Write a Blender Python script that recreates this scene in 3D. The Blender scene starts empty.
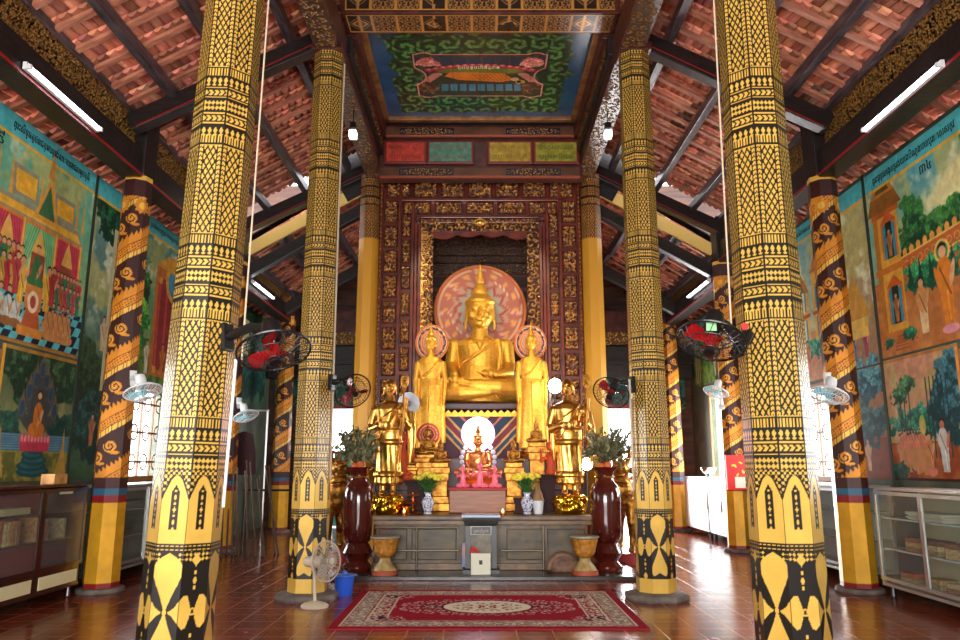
import bpy, bmesh, math, random
import numpy as np
from mathutils import Vector, Matrix, Euler
R = math.radians
SC = bpy.context.scene
COL = SC.collection
random.seed(7)
F = 740.0; TH = R(11.09); CT, ST = math.cos(TH), math.sin(TH); EYE = 1.35

def at(px, py, Y):
    """world x, z of a photo pixel lying at depth Y"""
    t = (320 - py) / F
    H = Y * (t * CT + ST) / (CT - t * ST)
    d = Y * CT + H * ST
    return (px - 480) * d / F, EYE + H

# ------------------------------------------------------------------ materials
def lin(c):
    c = np.asarray(c, float)
    if c.max() > 1.001: c = c / 255.0
    return np.where(c <= .04045, c / 12.92, ((c + .055) / 1.055) ** 2.4)

MATS = {}
def mat(name, rgb=(128,128,128), rough=.5, metal=0., noise=None, bump=None, coat=0., emit=None, trans=0., spec=.5):
    if name in MATS: return MATS[name]
    m = bpy.data.materials.new(name); m.use_nodes = True
    nt = m.node_tree; b = nt.nodes['Principled BSDF']
    c = lin(rgb)
    b.inputs['Base Color'].default_value = (*c, 1)
    b.inputs['Roughness'].default_value = rough
    b.inputs['Metallic'].default_value = metal
    b.inputs['Coat Weight'].default_value = coat
    b.inputs['Coat Roughness'].default_value = .12
    b.inputs['Transmission Weight'].default_value = trans
    b.inputs['Specular IOR Level'].default_value = spec
    tc = nt.nodes.new('ShaderNodeTexCoord')
    if noise:
        sc, rgb2 = noise[0], noise[1]
        n = nt.nodes.new('ShaderNodeTexNoise'); n.inputs['Scale'].default_value = sc; n.inputs['Detail'].default_value = 5
        nt.links.new(tc.outputs['Object'], n.inputs['Vector'])
        if len(noise) > 2:
            mp = nt.nodes.new('ShaderNodeMapping'); mp.inputs['Scale'].default_value = noise[2]
            nt.links.new(tc.outputs['Object'], mp.inputs['Vector']); nt.links.new(mp.outputs['Vector'], n.inputs['Vector'])
        r = nt.nodes.new('ShaderNodeValToRGB')
        r.color_ramp.elements[0].position = .35; r.color_ramp.elements[1].position = .65
        r.color_ramp.elements[0].color = (*lin(rgb2), 1); r.color_ramp.elements[1].color = (*c, 1)
        nt.links.new(n.outputs['Fac'], r.inputs['Fac']); nt.links.new(r.outputs['Color'], b.inputs['Base Color'])
    if bump:
        n = nt.nodes.new('ShaderNodeTexNoise'); n.inputs['Scale'].default_value = bump[0]; n.inputs['Detail'].default_value = 4
        nt.links.new(tc.outputs['Object'], n.inputs['Vector'])
        bp = nt.nodes.new('ShaderNodeBump'); bp.inputs['Strength'].default_value = bump[1]; bp.inputs['Distance'].default_value = .02
        nt.links.new(n.outputs['Fac'], bp.inputs['Height']); nt.links.new(bp.outputs['Normal'], b.inputs['Normal'])
    if emit:
        b.inputs['Emission Color'].default_value = (*lin(emit[0]), 1); b.inputs['Emission Strength'].default_value = emit[1]
    MATS[name] = m; return m

def pmat(name, rough=.5, coat=0., bump=None, metalrough=None, spec=.5):
    """paint material: colour comes from the mesh's own colour attribute, alpha of it is metalness"""
    if name in MATS: return MATS[name]
    m = bpy.data.materials.new(name); m.use_nodes = True
    nt = m.node_tree; b = nt.nodes['Principled BSDF']
    a = nt.nodes.new('ShaderNodeAttribute'); a.attribute_name = 'Col'
    nt.links.new(a.outputs['Color'], b.inputs['Base Color']); nt.links.new(a.outputs['Alpha'], b.inputs['Metallic'])
    b.inputs['Roughness'].default_value = rough; b.inputs['Coat Weight'].default_value = coat
    b.inputs['Coat Roughness'].default_value = .15; b.inputs['Specular IOR Level'].default_value = spec
    if bump:
        tc = nt.nodes.new('ShaderNodeTexCoord')
        n = nt.nodes.new('ShaderNodeTexNoise'); n.inputs['Scale'].default_value = bump[0]; n.inputs['Detail'].default_value = 4
        nt.links.new(tc.outputs['Object'], n.inputs['Vector'])
        bp = nt.nodes.new('ShaderNodeBump'); bp.inputs['Strength'].default_value = bump[1]; bp.inputs['Distance'].default_value = .01
        nt.links.new(n.outputs['Fac'], bp.inputs['Height']); nt.links.new(bp.outputs['Normal'], b.inputs['Normal'])
    MATS[name] = m; return m

def glassmat():
    m = bpy.data.materials.new('thin_glass'); m.use_nodes = True
    nt = m.node_tree; nt.nodes.remove(nt.nodes['Principled BSDF']); out = nt.nodes['Material Output']
    tr = nt.nodes.new('ShaderNodeBsdfTransparent'); tr.inputs[0].default_value = (.9,.93,.92,1)
    gl = nt.nodes.new('ShaderNodeBsdfGlossy'); gl.inputs['Roughness'].default_value = .08
    df = nt.nodes.new('ShaderNodeBsdfDiffuse'); df.inputs[0].default_value = (.75,.78,.75,1)
    fr = nt.nodes.new('ShaderNodeFresnel'); fr.inputs[0].default_value = 1.5
    mx = nt.nodes.new('ShaderNodeMixShader'); mx2 = nt.nodes.new('ShaderNodeMixShader'); mx2.inputs[0].default_value = .035
    ge = nt.nodes.new('ShaderNodeNewGeometry'); mu = nt.nodes.new('ShaderNodeMath'); mu.operation='SUBTRACT'; mu.use_clamp=True
    nt.links.new(fr.outputs[0], mu.inputs[0]); nt.links.new(ge.outputs['Backfacing'], mu.inputs[1])
    nt.links.new(mu.outputs[0], mx.inputs[0]); nt.links.new(tr.outputs[0], mx.inputs[1]); nt.links.new(gl.outputs[0], mx.inputs[2])
    nt.links.new(mx.outputs[0], mx2.inputs[1]); nt.links.new(df.outputs[0], mx2.inputs[2])
    nt.links.new(mx2.outputs[0], out.inputs[0]); return m
GLASS = glassmat()
PAINT = pmat('wall_painting', .55, bump=(30,.05), spec=.3)
COLPAINT = pmat('column_lacquer', .36, coat=.35, spec=.5)
RELIEF = pmat('gilt_relief', .38, spec=.5)
DRAGON = pmat('dragon_column_paint', .45, coat=.08)
DARKWOOD = mat('dark_beam_wood', (38,28,26), .42, noise=(3,(18,13,13),(1,1,8)), bump=(20,.2))
BEAMGREY = mat('worn_purlin_wood', (92,80,84), .32, noise=(4,(40,32,36),(6,1,6)), bump=(25,.2))
REDWOOD = mat('maroon_carved_wood', (92,40,28), .4, noise=(6,(58,22,16)), bump=(30,.2))
RAFTER = mat('rafter_wood', (196,128,98), .6, noise=(5,(150,88,66),(1,4,1)), bump=(40,.2))
GOLD = mat('gold_leaf', (240,186,96), .3, 1., noise=(7,(214,150,66)), bump=(14,.12))
GOLDY = mat('yellow_gilt', (244,186,70), .46, .65, noise=(30,(226,156,46)), bump=(26,.12))
OLDGOLD = mat('old_gilt', (206,146,62), .42, .9, noise=(11,(122,74,28)), bump=(18,.3))
YELLOW = mat('yellow_column_paint', (226,164,44), .35, noise=(2.5,(206,136,30)), coat=.3)
RED = mat('red_paint', (150,28,26), .4, coat=.2)
BLUE = mat('blue_paint', (40,92,130), .4, coat=.2)
BLACK = mat('black_plastic', (22,21,22), .35)
WHITE = mat('white_enamel', (232,234,234), .3)
ALU = mat('brushed_aluminium', (206,208,206), .32, .8, bump=(60,.1))
STEEL = mat('polished_steel', (220,220,218), .15, 1.)
CONC = mat('grey_concrete', (120,108,98), .7, noise=(8,(88,78,70)), bump=(30,.2))
STONE = mat('altar_stone', (112,90,56), .5, noise=(5,(66,50,32)), bump=(16,.25), coat=.15)
VASE = mat('oxblood_lacquer', (92,30,18), .12, coat=.7, noise=(3,(70,18,14)))

# ------------------------------------------------------------------ objects
def tag(o, label=None, cat=None, group=None, kind=None):
    if label: o['label'] = label
    if cat: o['category'] = cat
    if group: o['group'] = group
    if kind: o['kind'] = kind
    return o
def thing(name, loc, label, cat, group=None, rz=0., kind='thing'):
    o = bpy.data.objects.new(name, None); COL.objects.link(o); o.empty_display_size = .1
    o.location = loc; o.rotation_euler = (0,0,rz)
    return tag(o, label, cat, group, kind)
def link(name, me, m, parent=None, world=False):
    o = bpy.data.objects.new(name, me); COL.objects.link(o)
    if m is not None and not me.materials: me.materials.append(m)
    elif m is not None and me.materials[0]!=m: o.material_slots[0].link='OBJECT'; o.material_slots[0].material=m
    if parent is not None:
        o.parent = parent
        if world:
            q = parent
            while q.parent: q = q.parent
            me.transform(Matrix.Translation(-q.location))
    return o
def kids(o): return [c for c in bpy.data.objects if c.parent == o]
def copy_tree(o, loc=None, label=None, rz=None, scale=None, group=None, parent=None, km=None):
    if km is None:
        km = {}
        for c in bpy.data.objects:
            if c.parent: km.setdefault(c.parent.name, []).append(c)
    n = o.copy(); COL.objects.link(n)
    if parent: n.parent = parent
    if loc is not None: n.location = loc
    if rz is not None: n.rotation_euler = (0,0,rz)
    if scale is not None: n.scale = (scale,)*3 if not hasattr(scale,'__len__') else scale
    if label: n['label'] = label
    if group: n['group'] = group
    for c in km.get(o.name, []): copy_tree(c, parent=n, km=km)
    return n

class MB:
    def __init__(s): s.b = bmesh.new()
    def _x(s, vs, M): bmesh.ops.transform(s.b, matrix=M, verts=vs)
    def box(s, x0,x1,y0,y1,z0,z1, bev=0, M=None):
        r = bmesh.ops.create_cube(s.b, size=1)['verts']
        s._x(r, Matrix.Translation(((x0+x1)/2,(y0+y1)/2,(z0+z1)/2)) @ Matrix.Diagonal((abs(x1-x0),abs(y1-y0),abs(z1-z0),1)))
        if bev:
            es = list({e for v in r for e in v.link_edges})
            q = bmesh.ops.bevel(s.b, geom=es, offset=bev, segments=2, affect='EDGES', profile=.6)
            r = list({v for f in q['faces'] for v in f.verts} | {v for v in r if v.is_valid})
        if M: s._x([v for v in r if v.is_valid], M)
        return s
    def bar(s, p, q, w, h, up=(0,0,1), bev=0):
        p, q = Vector(p), Vector(q); d = (q-p); L = d.length; y = d.normalized()
        x = y.cross(Vector(up)).normalized(); z = x.cross(y)
        M = Matrix((x,y,z)).transposed().to_4x4(); M.translation = (p+q)/2
        return s.box(-w/2,w/2,-L/2,L/2,-h/2,h/2,bev,M)
    def tube(s, p, q, r0, r1=None, n=12, cap=True):
        r1 = r0 if r1 is None else r1
        return s.path([p,q],[r0,r1],n,cap)
    def path(s, pts, rs, n=10, cap=True, flat=1., closed=False):
        pts = [Vector(p) for p in pts]
        if not hasattr(rs,'__len__'): rs = [rs]*len(pts)
        rings = []; prev = None; N = len(pts)
        for i,p in enumerate(pts):
            if closed: t = (pts[(i+1)%N]-pts[i-1]).normalized()
            else: t = (pts[min(i+1,N-1)]-pts[max(i-1,0)]).normalized()
            a = Vector((0,0,1)) if abs(t.z)<.9 else Vector((0,1,0))
            if prev is None: x = t.cross(a).normalized()
            else: x = (prev - t*prev.dot(t)).normalized()
            prev = x; y = t.cross(x)
            rings.append([s.b.verts.new(p+(x*math.cos(2*math.pi*k/n)+y*math.sin(2*math.pi*k/n)*flat)*rs[i]) for k in range(n)])
        for i in range(N if closed else N-1):
            A,B = rings[i], rings[(i+1)%N]
            for k in range(n): s.b.faces.new((A[k],A[(k+1)%n],B[(k+1)%n],B[k]))
        if cap and not closed:
            s.b.faces.new(rings[0][::-1]); s.b.faces.new(rings[-1])
        return s
    def lathe(s, prof, n=32, c=(0,0,0), M=None, fold=None):
        """prof: (r,z) or (rx,ry,z[,cx,cy])"""
        rings = []; vs = []
        for i,p in enumerate(prof):
            if len(p)==2: rx=ry=p[0]; z=p[1]; cx=cy=0
            elif len(p)==3: rx,ry,z=p; cx=cy=0
            else: rx,ry,z,cx,cy=p
            ring=[]
            for k in range(n):
                a=2*math.pi*k/n; f=1.
                if fold: f += fold(a,z,i)
                ring.append(s.b.verts.new((c[0]+cx+rx*f*math.cos(a), c[1]+cy+ry*f*math.sin(a), c[2]+z)))
            rings.append(ring); vs+=ring
        for A,B in zip(rings,rings[1:]):
            for k in range(n): s.b.faces.new((A[k],A[(k+1)%n],B[(k+1)%n],B[k]))
        s.b.faces.new(rings[0][::-1]); s.b.faces.new(rings[-1])
        if M: s._x(vs, M)
        return s
    def ell(s, c, r, rot=None, u=16, v=10):
        if not hasattr(r,'__len__'): r=(r,r,r)
        q = bmesh.ops.create_uvsphere(s.b, u_segments=u, v_segments=v, radius=1)['verts']
        M = Matrix.Translation(c)
        if rot: M = M @ Euler([R(a) for a in rot]).to_matrix().to_4x4()
        s._x(q, M @ Matrix.Diagonal((*r,1)))
        return s
    def limb(s, pts, rs, n=14, flat=1.):
        s.path(pts, rs, n, True, flat)
        for p,r in zip(pts,rs): s.ell(p,r*.98)
        return s
    def prism(s, poly, t, M=None):
        """poly in xz plane, thickness t along y"""
        a=[s.b.verts.new((x,-t/2,z)) for x,z in poly]; b=[s.b.verts.new((x,t/2,z)) for x,z in poly]
        n=len(poly)
        s.b.faces.new(a); s.b.faces.new(b[::-1])
        for k in range(n): s.b.faces.new((a[k],b[k],b[(k+1)%n],a[(k+1)%n]))
        if M: s._x(a+b, M)
        return s
    def mesh(s, name='m', smooth=False):
        bmesh.ops.recalc_face_normals(s.b, faces=s.b.faces)
        me = bpy.data.meshes.new(name); s.b.to_mesh(me); s.b.free()
        if smooth:
            me.shade_smooth()
            try: me.set_sharp_from_angle(angle=R(smooth if smooth is not True else 40))
            except Exception: pass
        return me
    def build(s, name, m, parent=None, smooth=False, world=False):
        return link(name, s.mesh(name, smooth), m, parent, world)

def fused(mb, voxel, smooth=3, name='body'):
    """fuse overlapping shapes into one continuous skin"""
    me = mb.mesh(name); o = bpy.data.objects.new('tmp', me); COL.objects.link(o)
    r = o.modifiers.new('r','REMESH'); r.mode='VOXEL'; r.voxel_size=voxel; r.use_smooth_shade=True
    if smooth:
        k = o.modifiers.new('s','SMOOTH'); k.iterations=smooth; k.factor=.5
    dg = bpy.context.evaluated_depsgraph_get()
    out = bpy.data.meshes.new_from_object(o.evaluated_get(dg))
    bpy.data.objects.remove(o); bpy.data.meshes.remove(me)
    out.name = name; out.shade_smooth()
    return out

def text_mesh(s, size, name='lettering', extrude=.002):
    cu = bpy.data.curves.new('t','FONT'); cu.body=s; cu.size=size; cu.extrude=extrude; cu.align_x='CENTER'; cu.align_y='CENTER'; cu.resolution_u=3
    o = bpy.data.objects.new('tmp', cu); COL.objects.link(o)
    dg = bpy.context.evaluated_depsgraph_get()
    me = bpy.data.meshes.new_from_object(o.evaluated_get(dg)); bpy.data.objects.remove(o); bpy.data.curves.remove(cu)
    me.name = name; return me
def lettering(s, size, centre, ux, uy, m, parent=None, world=True, width=None):
    """ux: reading direction, uy: up direction of the glyphs"""
    me = text_mesh(s, size); ux, uy = Vector(ux).normalized(), Vector(uy).normalized()
    M = Matrix((ux, uy, ux.cross(uy))).transposed().to_4x4()
    if width and len(me.vertices):
        xs=[v.co.x for v in me.vertices]; k = width/(max(xs)-min(xs)); M = M @ Matrix.Diagonal((k,1,1,1))
    M.translation = centre
    me.transform(M); return link('lettering', me, m, parent, world)

# ------------------------------------------------------------------ painting with numbers
def vnoise(U, V, s, seed=0):
    rg = np.random.RandomState(abs(int(seed))); T = rg.rand(128,128)
    x = U/s + 37.3; y = V/s + 11.7
    xi = np.floor(x).astype(int); yi = np.floor(y).astype(int); fx = x-xi; fy = y-yi
    fx = fx*fx*(3-2*fx); fy = fy*fy*(3-2*fy)
    a=T[xi%128,yi%128]; b=T[(xi+1)%128,yi%128]; c=T[xi%128,(yi+1)%128]; d=T[(xi+1)%128,(yi+1)%128]
    return (a*(1-fx)+b*fx)*(1-fy)+(c*(1-fx)+d*fx)*fy
def fbm(U,V,s,seed=0,o=4):
    r=0; t=0
    for k in range(o): r = r + vnoise(U,V,s/2**k,seed+k)*.5**k; t += .5**k
    return r/t
def sst(x,a,b): 
    t=np.clip((x-a)/(b-a),0,1); return t*t*(3-2*t)
def scroll(U, V, cell, seed=0, k=9.):
    """height 0..1 of curling leaf relief"""
    rg = np.random.RandomState(abs(int(seed))); T = rg.rand(64,64,4)
    ci=np.floor(U/cell).astype(int); cj=np.floor(V/cell).astype(int)
    best=np.full(U.shape,9.); h=np.zeros(U.shape)
    for di in (-1,0,1):
        for dj in (-1,0,1):
            i=ci+di; j=cj+dj; t=T[i%64,j%64]
            cx=(i+.5+(t[...,0]-.5)*.5)*cell; cy=(j+.5+(t[...,1]-.5)*.5)*cell
            dx=U-cx; dy=V-cy; r=np.hypot(dx,dy)/cell; th=np.arctan2(dy,dx)
            sg=np.where(t[...,2]>.5,1,-1)
            v=.5+.5*np.sin(sg*th*1.0+r*k*1.15+t[...,3]*6)
            v=v*(.75+.25*np.cos(th*7*sg+r*14))
            m=r<best; best=np.where(m,r,best); h=np.where(m,v*np.clip(1.25-r,0,1),h)
    return np.clip(h,0,1)

class Cv:
    def __init__(s, w, h, res=.008):
        s.w,s.h=w,h; s.nu=max(2,int(round(w/res))+1); s.nv=max(2,int(round(h/res))+1)
        s.U,s.V=np.meshgrid(np.linspace(0,w,s.nu),np.linspace(0,h,s.nv)); s.I=np.zeros((s.nv,s.nu,3)); s.px=w/(s.nu-1)
        s.met=np.zeros((s.nv,s.nu)); s.D=np.zeros((s.nv,s.nu))
    def put(s, m, c, a=1.):
        m=np.clip(m,0,1)[...,None]*a; s.I=s.I*(1-m)+np.asarray(c,float)[:3]/255*m if not isinstance(c,np.ndarray) or c.ndim==1 else s.I*(1-m)+c/255*m
        return s
    def fill(s,c): s.I[:]=np.asarray(c,float)/255; return s
    def grad(s,v0,v1,c0,c1,m=None):
        t=np.clip((s.V-v0)/(v1-v0),0,1)[...,None]; c=np.asarray(c0,float)*(1-t)+np.asarray(c1,float)*t
        mm=((s.V>=min(v0,v1))&(s.V<=max(v0,v1))).astype(float) if m is None else m
        return s.put(mm,c)
    def rect(s,u0,v0,u1,v1,c,a=1.): return s.put(((s.U>=u0)&(s.U<=u1)&(s.V>=v0)&(s.V<=v1)).astype(float),c,a)
    def ell(s,cu,cv,ru,rv,c,ang=0,a=1.,soft=.0):
        x=s.U-cu; y=s.V-cv; k,l=math.cos(R(ang)),math.sin(R(ang)); X=(x*k+y*l)/ru; Y=(-x*l+y*k)/rv
        r=np.hypot(X,Y); e=max(soft, s.px/min(ru,rv)*.6)
        return s.put(1-sst(r,1-e,1+e),c,a)
    def ring(s,cu,cv,ru,rv,w,c):
        r=np.hypot((s.U-cu)/ru,(s.V-cv)/rv); return s.put((np.abs(r-1)<w/min(ru,rv)/2).astype(float),c)
    def poly(s,pts,c,a=1.):
        m=np.zeros(s.U.shape,bool); n=len(pts)
        for i in range(n):
            x0,y0=pts[i]; x1,y1=pts[(i+1)%n]
            if y0==y1: continue
            k=((y0>s.V)!=(y1>s.V))&(s.U<(x1-x0)*(s.V-y0)/(y1-y0)+x0); m^=k
        return s.put(m.astype(float),c,a)
    def line(s,p,q,w,c,a=1.):
        x0,y0=p; x1,y1=q; dx,dy=x1-x0,y1-y0; L=dx*dx+dy*dy+1e-9
        t=np.clip(((s.U-x0)*dx+(s.V-y0)*dy)/L,0,1); d=np.hypot(s.U-x0-t*dx,s.V-y0-t*dy)
        return s.put(1-sst(d,w/2-s.px*.3,w/2+s.px*.5),c,a)
    def pl(s,pts,w,c):
        for a,b in zip(pts,pts[1:]): s.line(a,b,w,c)
        return s
    def cloud(s,cu,cv,ru,rv,c,seed=0,a=.9):
        r=np.hypot((s.U-cu)/ru,(s.V-cv)/rv); n=fbm(s.U,s.V,min(ru,rv)*.8,seed)
        return s.put(sst(n*1.5-r,.0,.35),c,a)
    def leafy(s,cu,cv,ru,rv,c1,c2,seed=0):
        r=np.hypot((s.U-cu)/ru,(s.V-cv)/rv); n=fbm(s.U,s.V,max(min(ru,rv)*.5,.04),seed); m=sst(n*1.3+.35-r,.0,.12)
        n2=sst(fbm(s.U,s.V,.075,seed+9,3)+.25*(s.V-cv)/rv,.36,.72)[...,None]; n3=sst(vnoise(s.U,s.V,.022,seed+4),.55,.8)[...,None]
        q=np.asarray(c1,float)*(1-n2)+np.asarray(c2,float)*n2; return s.put(m,np.clip(q*(1+.35*n3),0,255))
    def person(s,u,v,h,robe,skin=(205,150,110),hair=(30,22,20),pose='stand',legs=None):
        w=h*.16
        if pose=='sit':
            s.ell(u,v+h*.16,w*1.9,h*.17,robe); s.ell(u,v+h*.45,w*1.05,h*.3,robe); s.ell(u+w*.6,v+h*.42,w*.35,h*.2,skin,-25)
        else:
            s.poly([(u-w*.8,v+h*.45),(u+w*.8,v+h*.45),(u+w*.6,v),(u-w*.6,v)],legs or robe); s.ell(u,v+h*.6,w*.95,h*.24,robe)
            s.ell(u+w*.9,v+h*.6,w*.26,h*.17,skin,-20); s.ell(u-w*.9,v+h*.58,w*.26,h*.17,robe,15)
        s.ell(u,v+h*.95,w*.5,h*.05,hair); s.ell(u,v+h*.89,w*.46,h*.075,skin)
        s.ell(u,v+h*.99,w*.16,h*.025,hair); s.line((u-w*.5,v+h*.7),(u+w*.5,v+h*.35),w*.16,tuple(int(q*.6) for q in robe)); s.line((u+w*.1,v+h*.4),(u+w*.15,v+h*.05),w*.12,tuple(min(255,int(q*1.25)) for q in robe)); return s
    def mottle(s,a=.12,sc=.08,seed=3):
        n=(fbm(s.U,s.V,sc,seed)-.5)*2*a; s.I=np.clip(s.I*(1+n[...,None]),0,1); return s
    def obj(s,name,o,du,dv,m,parent=None,world=True,dn=None,thick=0.):
        """o: corner, du/dv: directions (unit), dn: displacement normal"""
        o,du,dv=np.asarray(o,float),np.asarray(du,float),np.asarray(dv,float)
        n=np.cross(du,dv) if dn is None else np.asarray(dn,float)
        P=o+s.U[...,None]*du+s.V[...,None]*dv+s.D[...,None]*n
        return grid_obj(name,P,s.I,s.met,m,parent,world,back=(n,thick) if thick else None)

def grid_obj(name,P,I,met,m,parent=None,world=True,wrap=False,back=None,smooth=False):
    nv,nu=P.shape[:2]; V=P.reshape(-1,3)
    idx=np.arange(nv*nu).reshape(nv,nu)
    if wrap: idx=np.concatenate([idx,idx[:,:1]],1)
    q=np.stack([idx[:-1,:-1],idx[:-1,1:],idx[1:,1:],idx[1:,:-1]],-1).reshape(-1,4)
    C=np.concatenate([lin(np.clip(I,0,1)).reshape(-1,3),met.reshape(-1,1)],1)
    if back:
        nrm,t=back
        c=np.array([P[0,0],P[0,-1],P[-1,-1],P[-1,0]])
        b0=len(V); mid=(c-nrm*0)
        V=np.concatenate([V,c-nrm*t]); C=np.concatenate([C,np.tile(C[[0]],(4,1))])
    me=bpy.data.meshes.new(name)
    faces=[tuple(f) for f in q] if back else None
    if back:
        rim=[list(idx[0,:]),list(idx[:,-1]),list(idx[-1,::-1]),list(idx[::-1,0])]
        for k,e in enumerate(rim):
            faces.append(tuple([int(x) for x in e][::-1]+[b0+k,b0+(k+1)%4]))
        faces.append((b0+3,b0+2,b0+1,b0))
        me.from_pydata(V.tolist(),[],faces)
    else:
        me.vertices.add(len(V)); me.vertices.foreach_set('co',V.astype(np.float32).ravel())
        me.loops.add(q.size); me.loops.foreach_set('vertex_index',q.astype(np.int32).ravel())
        me.polygons.add(len(q)); me.polygons.foreach_set('loop_start',np.arange(0,q.size,4,dtype=np.int32))
        me.update(calc_edges=True)
    ca=me.color_attributes.new('Col','FLOAT_COLOR','POINT'); ca.data.foreach_set('color',C.astype(np.float32).ravel())
    if smooth: me.shade_smooth()
    else: me.shade_flat()
    return link(name,me,m,parent,world)
TRIM=[0]
def trim(mb,m,smooth=False):
    TRIM[0]+=1; o=mb.build('trim_%d'%TRIM[0],m,None,smooth); o['kind']='structure'; return o
# ================================================================== THE HALL
XC, XS, XW = 1.78, 4.15, 4.85          # main columns, side columns, wall faces
def zroof(X, rear=False): return (5.42 + .55*(XS-abs(X))) if not rear else (4.98 + .62*(XS-abs(X)))

# floor: fired clay tiles, laid square
def floor_mat():
    m=bpy.data.materials.new('clay_tiles'); m.use_nodes=True; nt=m.node_tree; b=nt.nodes['Principled BSDF']
    tc=nt.nodes.new('ShaderNodeTexCoord'); br=nt.nodes.new('ShaderNodeTexBrick'); br.offset=0; br.squash=1
    br.inputs['Scale'].default_value=1; br.inputs['Brick Width'].default_value=.3; br.inputs['Row Height'].default_value=.3
    br.inputs['Mortar Size'].default_value=.006; br.inputs['Mortar Smooth'].default_value=.3; br.inputs['Bias'].default_value=0
    br.inputs['Color1'].default_value=(*lin((142,60,34)),1); br.inputs['Color2'].default_value=(*lin((114,44,26)),1); br.inputs['Mortar'].default_value=(*lin((176,120,92)),1)
    nt.links.new(tc.outputs['Object'],br.inputs['Vector'])
    n=nt.nodes.new('ShaderNodeTexNoise'); n.inputs['Scale'].default_value=3; n.inputs['Detail'].default_value=6
    nt.links.new(tc.outputs['Object'],n.inputs['Vector'])
    mx=nt.nodes.new('ShaderNodeMix'); mx.data_type='RGBA'; mx.blend_type='MULTIPLY'; mx.inputs['Factor'].default_value=.5
    nt.links.new(br.outputs['Color'],mx.inputs[6]); 
    r=nt.nodes.new('ShaderNodeValToRGB'); r.color_ramp.elements[0].color=(.5,.45,.45,1); r.color_ramp.elements[1].color=(1.3,1.2,1.1,1)
    nt.links.new(n.outputs['Fac'],r.inputs['Fac']); nt.links.new(r.outputs['Color'],mx.inputs[7]); nt.links.new(mx.outputs[2],b.inputs['Base Color'])
    mr=nt.nodes.new('ShaderNodeMapRange'); mr.inputs[3].default_value=.12; mr.inputs[4].default_value=.34
    nt.links.new(n.outputs['Fac'],mr.inputs[0]); nt.links.new(mr.outputs[0],b.inputs['Roughness'])
    bp=nt.nodes.new('ShaderNodeBump'); bp.inputs['Strength'].default_value=.35; bp.inputs['Distance'].default_value=.01; bp.invert=True
    nt.links.new(br.outputs['Fac'],bp.inputs['Height']); nt.links.new(bp.outputs['Normal'],b.inputs['Normal']); return m
f=MB().box(-6.2,6.2,-4,19,-.12,0).build('floor',floor_mat()); f['kind']='structure'

# walls with window openings -------------------------------------------------
PLASTER=mat('dull_green_plaster',(92,100,80),.6,noise=(3,(64,72,60)))
DIMWALL=mat('dim_plaster',(120,104,80),.7,noise=(2,(92,80,62)))
def wall_with_holes(name, side, y0,y1,z1,holes,m):
    mb=MB(); xs=(side*XW, side*(XW+.2)); ys=sorted({y0,y1,*[h[0] for h in holes],*[h[1] for h in holes]})
    for a,b in zip(ys,ys[1:]):
        hs=[h for h in holes if h[0]<=a+1e-6 and h[1]>=b-1e-6]
        if hs:
            if hs[0][2]>0: mb.box(*sorted(xs),a,b,0,hs[0][2])
            mb.box(*sorted(xs),a,b,hs[0][3],z1)
        else: mb.box(*sorted(xs),a,b,0,z1)
    o=mb.build(name,m); o['kind']='structure'
wall_with_holes('wall_left',-1,-3.,17,4.96,[(5.75,7.3,1.2,2.42),(10.0,11.5,1.2,2.42),(13.4,14.6,1.2,2.4)],PLASTER)
wall_with_holes('wall_right',1,-3.,17,4.96,[(5.75,7.3,1.2,2.42),(10.0,11.5,1.2,2.42),(12.6,13.9,.9,2.9),(14.3,15.6,.9,2.9)],PLASTER)
# entrance wall behind the visitor: one wide open doorway
mb=MB(); mb.box(-5.05,-3.0,-3.2,-3,0,7.2).box(3.0,5.05,-3.2,-3,0,7.2).box(-3,3,-3.2,-3,3.3,7.2); o=mb.build('wall_front',DIMWALL); o['kind']='structure'
# back wall with two openings
mb=MB()
for x0,x1,z0,z1 in [(-6.2,-3.75,0,5.5),(-2.85,2.85,0,5.5),(3.75,6.2,0,5.5),(-3.75,-2.85,2.62,5.5),(2.85,3.75,2.62,5.5)]: mb.box(x0,x1,17,17.2,z0,z1)
mb.box(-6.2,6.2,17,17.2,5.5,8)
o=mb.build('wall_back',mat('dark_back_wall',(96,58,40),.6,noise=(1.2,(52,34,28),(1,1,10)))); o['kind']='structure'

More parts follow.
